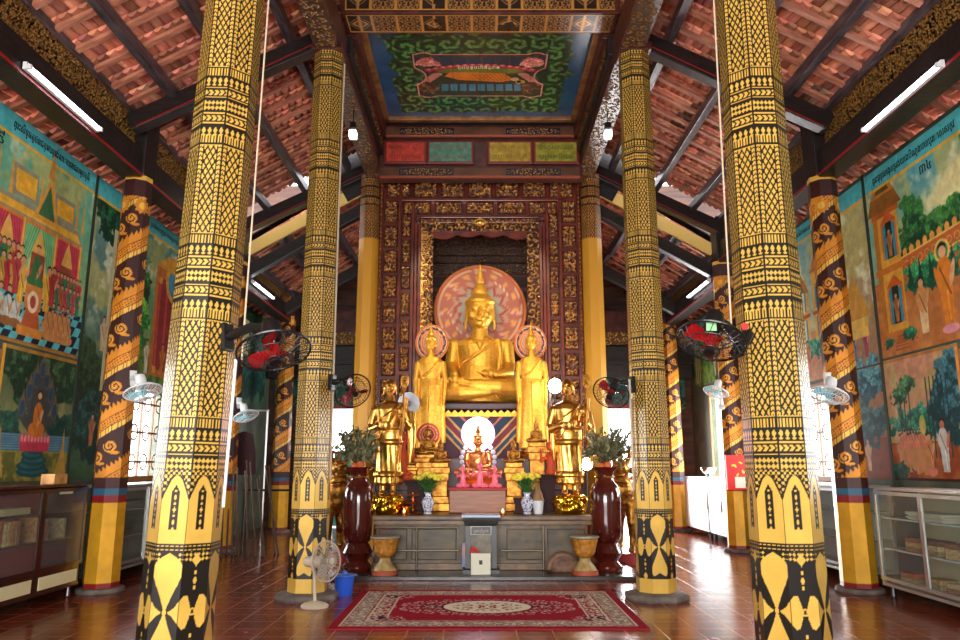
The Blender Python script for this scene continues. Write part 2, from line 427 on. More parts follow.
# roof: rows of clay tiles carried on light battens ---------------------------
def roof_side(side, rear):
    y0,y1=(12.45,17.4) if rear else (.5,12.1); mb=[]; pitch=.11; step=.37
    rg=random.Random(5+rear+side)
    V=[];Fc=[];C=[]
    x0,x1=(1.3 if rear else 1.66),5.75; s=.62 if rear else .55; k=math.sqrt(1+s*s); n=int((x1-x0)*k/pitch)
    for j in range(int((y1-y0)/step)):
        ya=y0+j*step
        for i in range(n):
            X=x0+(i+.5)*pitch/k; z=zroof(X,rear)+.13; hw=pitch*.47/k; dz=hw*s; L=step*1.18
            jz=rg.uniform(-.006,.006); t=.02; lo=-.035
            vv=rg.uniform(.62,1.12); col=np.array(lin((min(255,236*vv+8),min(255,158*vv+rg.uniform(-8,8)),min(255,126*vv+rg.uniform(-8,8)))))
            if rg.random()<.08: col=np.array(lin((236,176,140)))  # scattered paler tiles: glints of light put into the colour
            if rg.random()<.1: col=col*.45
            b=len(V)
            # half-round end: 5-point section
            for yy,zz in ((ya,lo),(ya+L,.03)):
                for q,h in ((-1,.012),(-.5,-.012),(0,-.02),(.5,-.012),(1,.012),(1,.03),(-1,.03)):
                    V.append((side*(X+q*hw), yy, z+zz+jz+h-q*dz))
            for q in range(7): Fc.append((b+q,b+(q+1)%7,b+7+(q+1)%7,b+7+q))
            Fc.append(tuple(b+q for q in range(7))[::-1]); Fc.append(tuple(b+7+q for q in range(7)))
            C+= [(*col,0)]*14
    me=bpy.data.meshes.new('roof_tiles'); me.from_pydata(V,[],Fc)
    ca=me.color_attributes.new('Col','FLOAT_COLOR','POINT'); ca.data.foreach_set('color',np.array(C,np.float32).ravel())
    o=link('ceiling',me,pmat('clay_roof_tile',.6,bump=(40,.3))); o['kind']='structure'
    # battens under the tile rows
    mb=MB(); xa=x0
    for j in range(int((y1-y0)/step)):
        y=y0+j*step+.06
        mb.bar((side*xa,y,zroof(xa,rear)+.035),(side*x1,y,zroof(x1,rear)+.035),.072,.036)
    trim(mb,RAFTER)
    # heavy purlins running the length of the hall
    for X in ((2.28,3.0,3.62,4.55) if not rear else (2.1,2.75,3.45,4.1)):
        z=zroof(X,rear)-.04; mb=MB().box(side*X-.05,side*X+.05,y0,y1,z-.08,z+.05,.006); trim(mb,BEAMGREY)
    return
for sd in (-1,1):
    for rr in (0,1): roof_side(sd,rr)
# boards closing the top of the nave
o=MB().box(-1.9,1.9,-3.2,17.3,7.05,7.1).build('ceiling',mat('nave_boards',(70,44,34),.6,noise=(3,(46,28,22),(6,1,1)))); o['kind']='structure'
for sd in (-1,1): trim(MB().bar((sd*1.2,12.27,zroof(1.2)-.12),(sd*2.5,12.27,zroof(2.5)-.12),.03,.8),DARKWOOD)
# weathered sheathing above the tiles so no sky shows between them
for sd in (-1,1):
    mb=MB(); mb.bar((sd*1.6,4.45,zroof(1.6)+.30),(sd*5.75,4.45,zroof(5.75)+.30),15.1,.02); trim(mb,DARKWOOD)
    mb=MB(); mb.bar((sd*1.25,15,zroof(1.25,1)+.30),(sd*5.75,15,zroof(5.75,1)+.30),4.9,.02); trim(mb,DARKWOOD)

# frieze paint: gilt foliage on black
def frieze(name, side, y0,y1,z0,z1,X,seed):
    c=Cv(y1-y0,z1-z0,.014); h=scroll(c.U,c.V,.06,seed,9); h2=fbm(c.U,c.V,.03,seed)
    g=sst(h+.3*h2,.5,.75)[...,None]; c.I[:]=(np.array([84,58,26])*(1-g)+np.array([186,138,62])*g)/255; c.met[:]=g[...,0]*.6; c.D[:]=g[...,0]*.008
    c.rect(0,0,9e9,.02,(150,90,30)); c.rect(0,z1-z0-.02,9e9,z1,(120,70,26))
    o=c.obj(name,(side*X,y0,z0),(0,1,0),(0,0,1),RELIEF,dn=(-side,0,0)); return o
for sd in (-1,1):
    for a,b,dz in ((3.2,8.3,0),(8.6,12.0,0),(12.4,15.8,-.42)):
        # the deep longitudinal beam with a painted red line
        z0=4.71+dz*.9; mb=MB().box(sd*XS-.12,sd*XS+.12,a-.15,b+.15,z0,z0+.33,.01); trim(mb,DARKWOOD)
        trim(MB().box(*sorted((sd*(XS-.128),sd*(XS-.115))),a-.15,b+.15,z0+.015,z0+.045),RED)
        o=frieze('frieze_board',sd,a,b,5.04+dz*.9,5.44+dz*.9,XS-.02,int(a*7)+sd)
        TRIM[0]+=1; o.name='trim_%d'%TRIM[0]; o['kind']='structure'
        mb=MB().box(*sorted((sd*(XS-.02),sd*(XS+.03))),a,b,5.04+dz*.9,5.5+dz*.9); trim(mb,DARKWOOD)
        trim(MB().box(sd*XS-.1,sd*XS+.06,a-.1,b+.1,5.44+dz*.9,5.52+dz*.9,.008),BEAMGREY)

# posts over the side columns, sloping tie beams to the main columns
for sd in (-1,1):
    for Y,rear in ((8.44,0),(12.15,0),(15.9,1)):
        dz=-.42 if rear else 0
        trim(MB().box(sd*XS-.16,sd*XS+.16,Y-.16,Y+.16,4.74+dz*.9,5.5+dz,.01),DARKWOOD)
        Yb={8.44:8.1,12.15:12.05,15.9:15.9}[Y]
        trim(MB().bar((sd*(XS-.05),Yb,5.28+dz),(sd*XC,Yb,6.42+dz),.16,.22,bev=.01),DARKWOOD)
        trim(MB().bar((sd*(XS-.15),Yb-.086,5.22+dz),(sd*(XC+.1),Yb-.086,6.32+dz),.006,.012),RED)
    # step down to the lower roof: pale board, second dark beam, third beam
    trim(MB().bar((sd*4.02,12.3,4.98),(sd*1.9,12.3,6.2),.05,.2),mat('pale_yellow_board',(255,214,120),.5))
    trim(MB().bar((sd*4.1,12.5,4.62),(sd*1.7,12.5,6.0),.16,.2,bev=.01),DARKWOOD)
    trim(MB().bar((sd*4.05,15.0,4.5),(sd*1.5,15.0,5.95),.16,.22,bev=.01),DARKWOOD)
    for X in (2.75,3.5):
        trim(MB().box(sd*X-.045,sd*X+.045,12.5,15,zroof(X,1)-.2,zroof(X,1)-.1),BEAMGREY)
    # white-washed board and outer cheek beside the painted ceiling
    trim(MB().bar((sd*1.93,8.6,6.5),(sd*1.93,11.7,6.5),.03,.62),mat('whitewashed_board',(206,200,184),.6,noise=(2.5,(120,112,98))))
CARVE=None
def carved_strip(name,L,h,cell,seed,ground=(52,28,20),gold=(202,142,58),res=.014,thr=.55,disp=.012):
    c=Cv(L,h,res); s=scroll(c.U,c.V,cell,seed,10); g=sst(s+.2*fbm(c.U,c.V,.04,seed),thr,thr+.22)
    G=g[...,None]; c.I[:]=(np.array(ground)*(1-G)+np.array(gold)*G)/255; c.met[:]=g*.75; c.D[:]=g*disp; return c
# long carved beams over the main columns
for sd in (-1,1):
    trim(MB().box(sd*XC-.15,sd*XC+.15,1.5,12.2,6.13,6.5,.01),REDWOOD)
    c=carved_strip('x',10.5,.26,.12,3+sd,(66,42,26),(176,126,66)); o=c.obj('trim_%d'%(900+sd),(sd*XC-.13,1.6,6.126),(0,1,0),(1,0,0),RELIEF,dn=(0,0,-1)); TRIM[0]+=1; o.name='trim_%d'%TRIM[0]; o['kind']='structure'
    # cheek boards framing the painted ceiling
    trim(MB().box(*sorted((sd*1.52,sd*1.68)),8.35,11.25,6.55,6.8,.01),REDWOOD)
    trim(MB().box(*sorted((sd*1.58,sd*1.70)),8.3,11.3,6.3,6.56,.01),DARKWOOD)
    c=carved_strip('x',2.8,.2,.1,13+sd,(36,22,16),(150,96,44)); o=c.obj('t',(sd*1.575,8.4,6.33),(0,1,0),(0,0,1),RELIEF,dn=(-sd,0,0)); TRIM[0]+=1; o.name='trim_%d'%TRIM[0]; o['kind']='structure'
# transverse beam in front of the painted ceiling: carved face + stencilled underside
trim(MB().box(-1.66,1.66,7.9,8.32,6.6,7.05,.01),REDWOOD)
def stencil_strip(L,h):
    c=Cv(L,h,.010).fill((40,26,16)); p=.3
    u=(c.U%p)-p/2; v=c.V-h/2; r=np.abs(u)+np.abs(v)*1.1; ph=np.floor(c.U/p)
    m=((np.sin(r*90)>0)&(r<.15))|(np.abs(u)<.012)
    e=(np.abs(np.abs(u)-p/2)<.012)|(np.abs(v)>h/2-.02)
    n=fbm(c.U,c.V,.2,4); s=scroll(np.abs(u),np.abs(v),.06,3,9); c.put(((s>.42)&(np.mod(ph,3)>0)).astype(float),(176,122,66)); c.put((m&(n>.36)&(np.mod(ph,3)<1)).astype(float),(196,140,76)); c.put(e.astype(float),(190,130,60)); c.met[:]=m*.4; return c
o=stencil_strip(3.2,.36).obj('t',(-1.6,7.93,6.596),(1,0,0),(0,1,0),RELIEF,dn=(0,0,-1)); TRIM[0]+=1; o.name='trim_%d'%TRIM[0]; o['kind']='structure'
o=stencil_strip(3.2,.36).obj('t',(-1.6,7.896,6.64),(1,0,0),(0,0,1),RELIEF,dn=(0,-1,0)); TRIM[0]+=1; o.name='trim_%d'%TRIM[0]; o['kind']='structure'
trim(MB().box(-1.9,1.9,6.55,6.75,6.88,6.95).box(-1.9,1.9,5.2,5.35,6.88,6.98),RAFTER)
# back frame wall above the gate
trim(MB().box(-1.66,1.66,11.3,11.5,5.9,7.05),REDWOOD)

# painted ceiling -------------------------------------------------------------
def ceiling_painting():
    t=thing('ceiling_painting',(0,9.7,6.8),'framed ceiling painting of a reclining orange figure amid green scrolls on blue','painting')
    W,H=2.96,2.5; c=Cv(W,H,.009).fill((8,78,118))
    c.I*= (1+.25*(fbm(c.U,c.V,.3,2)-.5))[...,None]
    def q(v): return H-v        # v measured from the near edge; image top = near edge
    cx,cy=W/2,H/2
    r=np.maximum(np.abs(c.U-cx)/1.34,np.abs(c.V-cy)/1.16)+.1*(fbm(c.U,c.V,.22,8)-.5)+.05*np.sin(c.U*14)*np.cos(c.V*13)
    m=1-sst(r,.9,.94); s=scroll(c.U,c.V,.3,5,11); G=sst(s,.12,.7)[...,None]
    c.put(m,np.array([18,52,30])*(1-G)+np.array([92,142,70])*G)
    c.ell(cx,cy,.98,.66,(22,44,26),a=.3)
    # cartouche
    def cart(e): 
        dx=np.abs(c.U-cx); dy=np.abs(c.V-cy)
        return ((dx<.9+e)&(dy<.56+e)&(np.hypot(dx-1.02,dy)>.26-e)) | ((np.hypot(dx-.76,dy-.46)<.14+e))
    k=cart(.022).astype(float); c.put(k,(214,128,120)); k=cart(0)
    sub=Cv(W,H,.009).fill((54,58,40)); sub.I*= (1+.5*(fbm(c.U,c.V,.08,2)-.5))[...,None]
    # top of picture is towards the viewer (small V); draw with y upside
    Y=lambda v: cy-v
    sub.rect(0,Y(.5),W,Y(.33),(36,52,74))
    for i in range(9): sub.line((cx-.75+i*.19,Y(.5)),(cx-.72+i*.19,Y(.3)),.02,(80,60,50))
    for i in range(15):
        u=-.72+i*.103; sub.ell(cx+u,Y(.29-.13*(u/.8)**2*1.2),.06,.045,(176,44,64)); sub.ell(cx+u,Y(.31-.13*(u/.8)**2*1.2),.03,.02,(224,120,130))
    sub.ell(cx,Y(.14),.62,.09,(112,112,40))
    sub.rect(cx-.6,Y(-.22),cx+.6,Y(-.42),(70,120,140)) ; sub.rect(0,Y(-.42),W,Y(-.2),(66,106,122))
    for i in range(12): sub.line((cx-.7+i*.13,Y(-.1)),(cx-.72+i*.135,Y(-.45)),.028,(74,48,34))
    sub.poly([(cx-.42,Y(.12)),(cx+.34,Y(.08)),(cx+.5,Y(-.1)),(cx+.3,Y(-.16)),(cx-.3,Y(-.1)),(cx-.5,Y(0))],(206,112,30))
    for i in range(8): sub.line((cx-.1+i*.06,Y(.06)),(cx+.02+i*.06,Y(-.12)),.01,(150,70,20))
    for sx in (-1,1):
        for i in range(5): sub.ell(cx+sx*(.62+.05*i),Y(.04-.06*i),.09,.05,(198,120,104),20*sx)
    sub.ell(cx+.5,Y(-.08),.06,.05,(210,150,110)); sub.ell(cx+.58,Y(-.16),.07,.06,(190,150,60)); sub.ell(cx+.56,Y(-.15),.035,.035,(30,24,22))
    for sx in (-1,1): sub.leafy(cx+sx*.72,Y(.36),.16,.13,(170,90,80),(206,130,110),3); sub.leafy(cx+sx*.72,Y(-.32),.16,.15,(70,44,30),(120,80,50),4)
    c.I=np.where(k[...,None],sub.I,c.I)
    for d in (.0,.37,.74,1.1,1.48,1.85,2.2,2.6): c.line((d,0),(d,H),.006,(20,24,20),a=.5)
    c.mottle(.18,.2)
    c.obj('canvas',(-W/2,8.42,6.78),(1,0,0),(0,1,0),pmat('ceiling_painting_varnish',.3,coat=.3,bump=(8,.1)),t,dn=(0,0,-1))
    fm=MB()
    for x0,x1,y0,y1 in ((-1.53,-1.44,8.36,10.98),(1.44,1.53,8.36,10.98),(-1.53,1.53,10.9,11.0),(-1.53,1.53,8.34,8.43)): fm.box(x0,x1,y0,y1,6.72,6.82,.01)
    fm.build('frame',mat('dull_gilt_frame',(166,116,66),.4,.4,noise=(6,(120,76,44))),t,world=True)
    lettering('ព្រះពុទ្ធបរិនិព្វាន',.09,(-.02,9.42,6.772),(1,0,0),(0,-1,0),mat('ivory_paint',(214,206,150),.6),t)
    bk=MB().box(-1.6,1.6,8.3,11.3,6.82,6.86); bk.build('backing_board',DARKWOOD,t,world=True)
ceiling_painting()
# stuff between painting and the gate: gilt band, four coloured text panels, lower gilt band
def band(z0,z1,seed,name):
    t=thing(name,(0,11.28,z0), 'gilt floral band under the painted ceiling' if seed==1 else 'gilt floral band between the coloured writing panels and the carved gate','frieze')
    MB().box(-1.6,1.6,11.2,11.3,z0,z1,.008).build('board',mat('brown_band_wood',(112,70,46),.45,noise=(5,(84,48,32))),t,world=True)
    for x0,x1 in ((-1.3,-.42),(.42,1.3)):
        c=Cv(x1-x0,z1-z0-.04,.008); u=np.abs(c.U-(x1-x0)/2)/((x1-x0)/2); v=np.abs(c.V-c.h/2)/(c.h/2)
        s=scroll(c.U,c.V,.07,seed,10); g=sst(s,.35,.5)*(v<(1.05-u**2*.8))*(u<.95); G=g[...,None]
        c.I[:]=(np.array([24,30,46])*(1-G)+np.array([222,160,84])*G)/255; c.met[:]=g*.6; c.D[:]=g*.015
        c.obj('gilt_relief',(x0,11.195,z0+.02),(1,0,0),(0,0,1),RELIEF,t,dn=(0,-1,0))
    MB().box(-1.6,1.6,11.17,11.21,z0-.02,z0+.012).build('moulding',mat('coral_moulding',(170,84,60),.4,.2),t,world=True)
zA=[at(480,y,11.2)[1] for y in (177,166.5,163,141,138,127)]
band(zA[0],zA[1]-.015,2,'gilt_band'); band(zA[4]+.03,zA[5],1,'gilt_band')
PCOL=[((196,70,52),(150,40,40),'red'),((92,140,120),(150,90,70),'teal'),((176,146,56),(150,112,40),'ochre'),((150,140,44),(60,96,44),'yellow-green')]
TXT=[('ឧបាសក ស៊ន','ឧបាសិកា នី'),('លោកតា អ៊ុក','និងយាយ ម៉ៅ'),('ឧបាសក ទេព','ឧបាសិកា ភី'),('ជូនកុសលដល់','បុព្វការីជន')]
for i,(px0,px1) in enumerate(((386,425),(429,472),(489,531),(535,577))):
    x0=at(px0,150,11.2)[0]; x1=at(px1,150,11.2)[0]; z0,z1=zA[2],zA[3]; cb,ct,nm=PCOL[i]
    z0+=.012; z1-=.012; t=thing('writing_panel',((x0+x1)/2,11.25,z0),'%s panel with two lines of writing above the carved gate'%nm,'panel','writing panels above the gate')
    MB().box(x0-.03,x1+.03,11.2,11.3,z0-.02,z1+.02,.01).build('frame',mat('red_panel_frame',(120,34,28),.4),t,world=True)
    c=Cv(x1-x0-.02,z1-z0-.03,.01).fill(cb); c.mottle(.25,.06,i)
    c.obj('panel_face',(x0+.01,11.195,z0+.015),(1,0,0),(0,0,1),PAINT,t,dn=(0,-1,0))
    for j,s in enumerate(TXT[i]): lettering(s,.1,((x0+x1)/2,11.19,z0+(.72-.46*j)*(z1-z0)),(1,0,0),(0,0,1),mat('panel_ink_'+nm,ct,.6),t,width=(x1-x0)*.8)

# windows: bright lattice openings ------------------------------------------
LATT=mat('lattice_paint',(120,74,40),.5)
WN=[0]
def lattice_window(side,y0,y1,z0,z1,frame=True):
    WN[0]+=1; nm='window_%d'%WN[0]
    e=bpy.data.objects.new(nm,None); COL.objects.link(e); e.location=(side*(XW+.05),(y0+y1)/2,z0); e['kind']='structure'
    X=side*(XW+.04); fm=MB()
    a,b=sorted((side*(XW-.03),side*(XW+.12)))
    for Y0,Y1,Z0,Z1 in ((y0-.09,y0,z0-.08,z1+.08),(y1,y1+.09,z0-.08,z1+.08),(y0,y1,z1,z1+.08),(y0-.03,y1+.03,z0-.08,z0)): fm.box(a,b,Y0,Y1,Z0,Z1,.008)
    fm.build('window_frame',mat('ochre_window_frame',(176,112,48),.5),e,world=True)
    lt=MB(); n=4; dy=(y1-y0)/n
    for i in range(1,n): lt.box(X-.015,X+.015,y0+i*dy-.011,y0+i*dy+.011,z0,z1)
    for f_ in (.16,.5,.84): lt.box(X-.015,X+.015,y0,y1,z0+(z1-z0)*f_-.013,z0+(z1-z0)*f_+.013)
    for i in range(n):
        for f_ in (.16,.5,.84):
            cy,cz=y0+(i+.5)*dy,z0+(z1-z0)*f_
            lt.path([(X,cy+.3*dy*math.cos(2*math.pi*k/14),cz+.11*math.sin(2*math.pi*k/14)) for k in range(14)],.013,6,closed=True)
    lt.build('lattice',LATT,e,world=True)
for sd in (-1,1):
    lattice_window(sd,5.75,7.3,1.2,2.42); lattice_window(sd,10.0,11.5,1.2,2.42)
lattice_window(-1,13.4,14.6,1.2,2.4)
# right side further back: plain open sashes with slim mullions
for y0,y1 in ((12.6,13.9),(14.3,15.6)):
    WN[0]+=1; e=bpy.data.objects.new('window_%d'%WN[0],None); COL.objects.link(e); e.location=(XW+.05,(y0+y1)/2,.9); e['kind']='structure'
    fm=MB()
    for Y0,Y1,Z0,Z1 in ((y0-.07,y0,.85,2.97),(y1,y1+.07,.85,2.97),(y0,y1,2.9,2.97),(y0,y1,.85,.9),((y0+y1)/2-.02,(y0+y1)/2+.02,.9,2.9)): fm.box(XW-.02,XW+.1,Y0,Y1,Z0,Z1,.006)
    fm.build('window_frame',mat('ochre_window_frame'),e,world=True)
# back openings
for i,sd in enumerate((-1,1)):
    e=bpy.data.objects.new('door_%d'%(i+1),None); COL.objects.link(e); e.location=(sd*3.3,17,0); e['kind']='structure'
    fm=MB()
    for x0,x1,z0,z1 in ((2.78,2.87,0,2.7),(3.73,3.82,0,2.7),(2.87,3.73,2.62,2.7),(2.87,3.73,1.6,1.66)): fm.box(*sorted((sd*x0,sd*x1)),16.96,17.1,z0,z1,.006)
    fm.build('door_frame',mat('red_door_frame',(160,44,36),.5),e,world=True)
    if sd<0:
        MB().box(-3.72,-3.31,16.98,17.03,.02,1.6,.01).box(-3.29,-2.88,16.98,17.03,.02,1.6,.01).box(-3.66,-3.37,16.96,16.99,.9,1.5,.01).box(-3.23,-2.94,16.96,16.99,.9,1.5,.01).build('door_leaf',mat('turquoise_door',(90,190,176),.5),e,world=True)

# ------------------------------------------------------------------ world, daylight, camera
w=bpy.data.worlds.new('World'); SC.world=w; w.use_nodes=True
bg=w.node_tree.nodes['Background']; bg.inputs[0].default_value=(.93,.96,1,1); bg.inputs[1].default_value=5.0
cam=bpy.data.cameras.new('camera'); co=bpy.data.objects.new('camera',cam); COL.objects.link(co); SC.camera=co
cam.sensor_width=36; cam.lens=F/960*36; cam.clip_end=100; co.location=(0,0,EYE); co.rotation_euler=(math.pi/2+TH,0,0)
def area(n,loc,rot,sx,sy,e,c=(1,1,1)):
    l=bpy.data.lights.new(n,'AREA'); l.shape='RECTANGLE'; l.size=sx; l.size_y=sy; l.energy=e; l.color=c
    o=bpy.data.objects.new(n,l); COL.objects.link(o); o.location=loc; o.rotation_euler=[R(a) for a in rot]; return o
def spot(n,loc,target,e,ang=50,c=(1,.85,.6),size=.06,blend=.6):
    l=bpy.data.lights.new(n,'SPOT'); l.energy=e; l.spot_size=R(ang); l.color=c; l.shadow_soft_size=size; l.spot_blend=blend
    o=bpy.data.objects.new(n,l); COL.objects.link(o); o.location=loc
    o.rotation_euler=(Vector(target)-Vector(loc)).to_track_quat('-Z','Y').to_euler(); return o
def point(n,loc,e,c=(1,1,1),size=.05):
    l=bpy.data.lights.new(n,'POINT'); l.energy=e; l.color=c; l.shadow_soft_size=size
    o=bpy.data.objects.new(n,l); COL.objects.link(o); o.location=loc; return o
area('entrance_daylight',(-.9,-2.6,2.2),(104,0,-4),5,3,700,(1,.97,.93))
area('back_door_daylight',(3.3,17.7,1.5),(-90,0,0),1.0,2.6,420,(.97,.98,1))
area('window_daylight_left',(-5.5,10.75,1.9),(0,-90,0),2.2,3.2,200,(.95,.97,1))
area('window_daylight_right',(5.5,10.75,1.9),(0,90,0),2.2,3.2,260,(.95,.97,1))
area('window_daylight_left_near',(-5.5,6.5,1.9),(0,-90,0),2.2,3.2,160,(.95,.97,1))
area('window_daylight_right_near',(5.5,6.5,1.9),(0,90,0),2.2,3.2,160,(.95,.97,1))
area('open_side_daylight',(5.6,14.1,2.0),(0,90,0),2.8,4.2,620,(1,.98,.95))
spot('altar_spot_left',(-1.2,8.8,5.9),(0.05,12.2,3.3),190,46)
spot('altar_spot_right',(1.2,8.8,5.9),(-.05,12.2,3.3),190,46)
SC.view_settings.view_transform='Standard'; SC.view_settings.look='None'; SC.view_settings.gamma=1; SC.view_settings.exposure=.3
SC.cycles.use_denoising=True; SC.cycles.max_bounces=7; SC.cycles.transparent_max_bounces=12; SC.cycles.sample_clamp_indirect=8; SC.cycles.caustics_reflective=False; SC.cycles.caustics_refractive=False
# ================================================================== STENCILLED COLUMNS
YC=np.array([232,186,84.]); BK=np.array([24,20,16.])
def col_pattern(face, s, z, w):
    """s in 0..1 across the face, z height; returns mask of yellow"""
    x=(s-.5)*w; y=z; ax=np.abs(x)
    g=np.zeros_like(z)
    def P(a,p): return np.mod(a,p)
    # repeat of bands from 1.29 upward
    k=np.mod(z-2.22,1.14); inband=(k<.56)
    # lattice field
    ld=.042; l1=np.abs(P(x+y*.62,ld)-ld/2); l2=np.abs(P(x-y*.62,ld)-ld/2)
    latt=(l1<ld*.33)&(l2<ld*.33)
    chev=P(y+ax*.0+np.abs(P(ax,.02)-.01)*1.2,.03)<.019
    edge=ax>w*.29
    stripe=(np.abs(ax-w*.29)<.003)|(ax>w*.47)
    f=np.where(edge,chev,latt)&~stripe
    # band rows
    def row(a,b): return (k>=a)&(k<b)
    b=np.zeros_like(f)
    bars=P(x,.022)<.011
    for a in (.02,.49): b|=row(a,a+.055)&bars
    def dia(c,h,p): return (np.abs(P(x,p)-p/2)/p*2+np.abs(k-c)/h)<.8
    for c in (.105,.455): b|=dia(c,.03,.043)|dia(c-.03,.012,.043)&True
    for c in (.155,.40): b|=row(c,c+.006)
    for c in (.19,.37): b|=row(c-.018,c+.018)&(P(x+np.abs(k-c)*1.,.04)<.024)
    for c in (.225,.335): b|=row(c-.003,c+.003)
    b|=row(.245,.315)&(np.abs(P(x,.03)-.015)+np.abs(P(k,.035)-.0175)<.0165)
    b|=row(0,.006)|row(.552,.56)
    b&=(ax<w*.46)
    g=np.where(inband,b,f)
    # arches .91 - 1.29
    tip=1.29; zs=1.14
    arch=(z<zs)&(ax<w*.485)|((z>=zs)&(ax/(w*.5)<np.sqrt(np.clip(1-((z-zs)/(tip-zs)),0,1))*(1.-.12*((z-zs)/(tip-zs)))))
    win=(ax<.025)&(z>.985)&(z<1.2)|((z>=1.2)&(z<1.24)&(ax<.025*(1-(z-1.2)/.04)))
    dots=((ax/.0105+np.abs(P(z-.985,.07)-.04)/.017)<1)&(z<1.22)|((ax/.0065)**2+((P(z-.985,.07)-.006)/.0075)**2<1)
    az=(z>=.905)&(z<tip)
    ga=arch&(~win|dots)
    # arch border and fine stuff over the arches
    over=(z>=1.1)&(~arch)
    fine=(np.sin(x*190)*np.sin(z*170)>.05)
    rim=(z>=zs)&(ax/(w*.5)<np.sqrt(np.clip(1-((z-zs)/(tip+.02-zs)),0,1))*1.08)&~arch
    g=np.where(az,np.where(arch,ga,fine&~rim),g)
    g=np.where((z>=1.29)&(z<1.32),fine,g)
    # flower zone .22-.905, period of two faces
    p=2*w; u=np.mod(((face+1)%2)*w+s*w,p)-w*.5   # node A on the centre of even faces
    u=np.where(u>p/2,u-p,u); u=np.where(u<-p/2,u+p,u)
    zz=z-.53; q=np.abs(zz)
    prof=lambda q:np.interp(q,[0,.03,.09,.15,.20,.245,.275,.30,.325],[.004,.012,.036,.066,.086,.090,.076,.044,0])
    tulip=np.abs(u)<prof(q); au=np.abs(u)
    side=(np.abs(zz)<np.interp(au/w,[.10,.3,.5,.66,.78,.88,.95],[0,.022,.062,.092,.088,.045,0]))
    knot=(np.hypot(u,zz)<.014)
    ub=au-w; cz=(np.hypot(ub,(q-.17)*.7)<.012)|(np.hypot(ub,(q-.215)*.7)<.008)|(np.hypot(ub,(q-.13)*.7)<.008)|((np.abs(ub)+np.abs(q-.285)*.8<.03))|(np.hypot(ub+.0,zz)<.02)&(np.hypot(ub,zz)>.012)
    top=(z>.80)&(np.abs(P(x,.026)-.013)+np.abs(P(z,.026)-.013)<.0105)&(ub*ub>(.0)); topm=(q>.27)
    g2=tulip|side|knot|cz|(top&topm&(np.abs(u)>.05))
    dash=(((z>.868)&(z<.875))|((z>.888)&(z<.894)))&(P(x,.03)<.02)
    g2=np.where(z>.862,dash,g2)
    zb=.28-.06*np.abs(np.sin(u*9))
    g2=np.where(z<zb,False,g2)
    g=np.where((z>=.22)&(z<.905),g2,g)
    g=np.where(z<.22,True,g)
    g=np.where((ax>w*.492)&(z>.22),False,g)
    return g

def octagon(name, r0, r1, z0, z1, pat, nf, dz, m, parent, rot=0., flatw=True):
    """8-sided shaft with a painted surface, r = half width across flats at foot/top"""
    nz=int((z1-z0)/dz)+1; zz=np.linspace(z0,z1,nz)
    F_,S_=np.meshgrid(np.arange(8),np.arange(nf)/nf,indexing='ij'); f=F_.ravel(); s=S_.ravel()
    ZZ=np.repeat(zz[:,None],len(f),1); FF=np.tile(f,(nz,1)); SS=np.tile(s,(nz,1))
    rr=(r0+(r1-r0)*(ZZ-z0)/(z1-z0)); rc=rr/math.cos(math.pi/8)
    a0=np.pi/4*FF+rot; a1=a0+np.pi/4
    X=rc*(np.cos(a0)*(1-SS)+np.cos(a1)*SS); Y=rc*(np.sin(a0)*(1-SS)+np.sin(a1)*SS)
    w=2*rr*math.tan(math.pi/8)
    I,met=pat(FF,SS,ZZ,w)
    return grid_obj(name,np.stack([X,Y,ZZ],-1),I,met,m,parent,False,wrap=True)
def pat_full(FF,SS,ZZ,w):
    g=col_pattern(FF,SS,ZZ,.174).astype(float)[...,None]
    n=(fbm(SS*.17+FF*.2,ZZ,.15,3)-.5)[...,None]*.16
    return (BK*(1-g)+YC*g)/255*(1+n), g[...,0]*.25
def pat_upper(FF,SS,ZZ,w):
    g=col_pattern(FF,SS,ZZ+.0,.15); g=np.where(ZZ<5.05,True,g)
    g=g.astype(float)[...,None]; c=np.where(ZZ[...,None]<5.05,np.array([228,164,52.]),np.array([206,140,66.]))
    return (BK*(1-g)+c*g)/255, g[...,0]*.2
def make_column(X,Y,label):
    t=thing('stencilled_column',(X,Y,0),label,'column','gold and black octagonal columns')
    octagon('shaft',.197,.170,.06,6.2,pat_full,36,.0052,COLPAINT,t,rot=-math.pi/2+math.pi/8)
    MB().lathe([(.34,0),(.35,.02),(.34,.06),(.27,.075),(.22,.08)],8,M=Matrix.Rotation(math.pi/8,4,'Z')).build('plinth',CONC,t)
    MB().box(-.19,.19,-.19,.19,6.1,6.2,.01).build('capital',REDWOOD,t)
    return t
c1=make_column(-1.80,4.62,'nearest patterned gold and black column, on the dark bookcase side of the hall')
c2=copy_tree(c1,(1.84,4.62,0),'nearest patterned gold and black column, standing toward the aluminium glass cabinet')
c2.rotation_euler=(0,0,math.pi/4)
c3=copy_tree(c1,(-1.78,8.02,0),'patterned column further back with the beige pedestal fan at its foot')
c4=copy_tree(c1,(1.82,8.02,0),'patterned column further back on a broad slab, beside the bright white cupboards')
c1.rotation_euler=(0,R(1.3),0)
for o in (c3,c4): o.scale=(.96,.96,1)
def yellow_column(X,label):
    t=thing('yellow_column',(X,11.97,0),label,'column','yellow octagonal columns flanking the gate')
    octagon('shaft',.185,.16,.05,6.2,pat_upper,20,.012,COLPAINT,t,rot=-math.pi/2+math.pi/8)
    MB().lathe([(.3,0),(.3,.04),(.2,.06)],8).build('plinth',CONC,t); return t
yellow_column(-1.86,'plain yellow column flanking the carved gate on the loudspeaker side')
yellow_column(1.87,'plain yellow column flanking the carved gate on the bright lamp side')
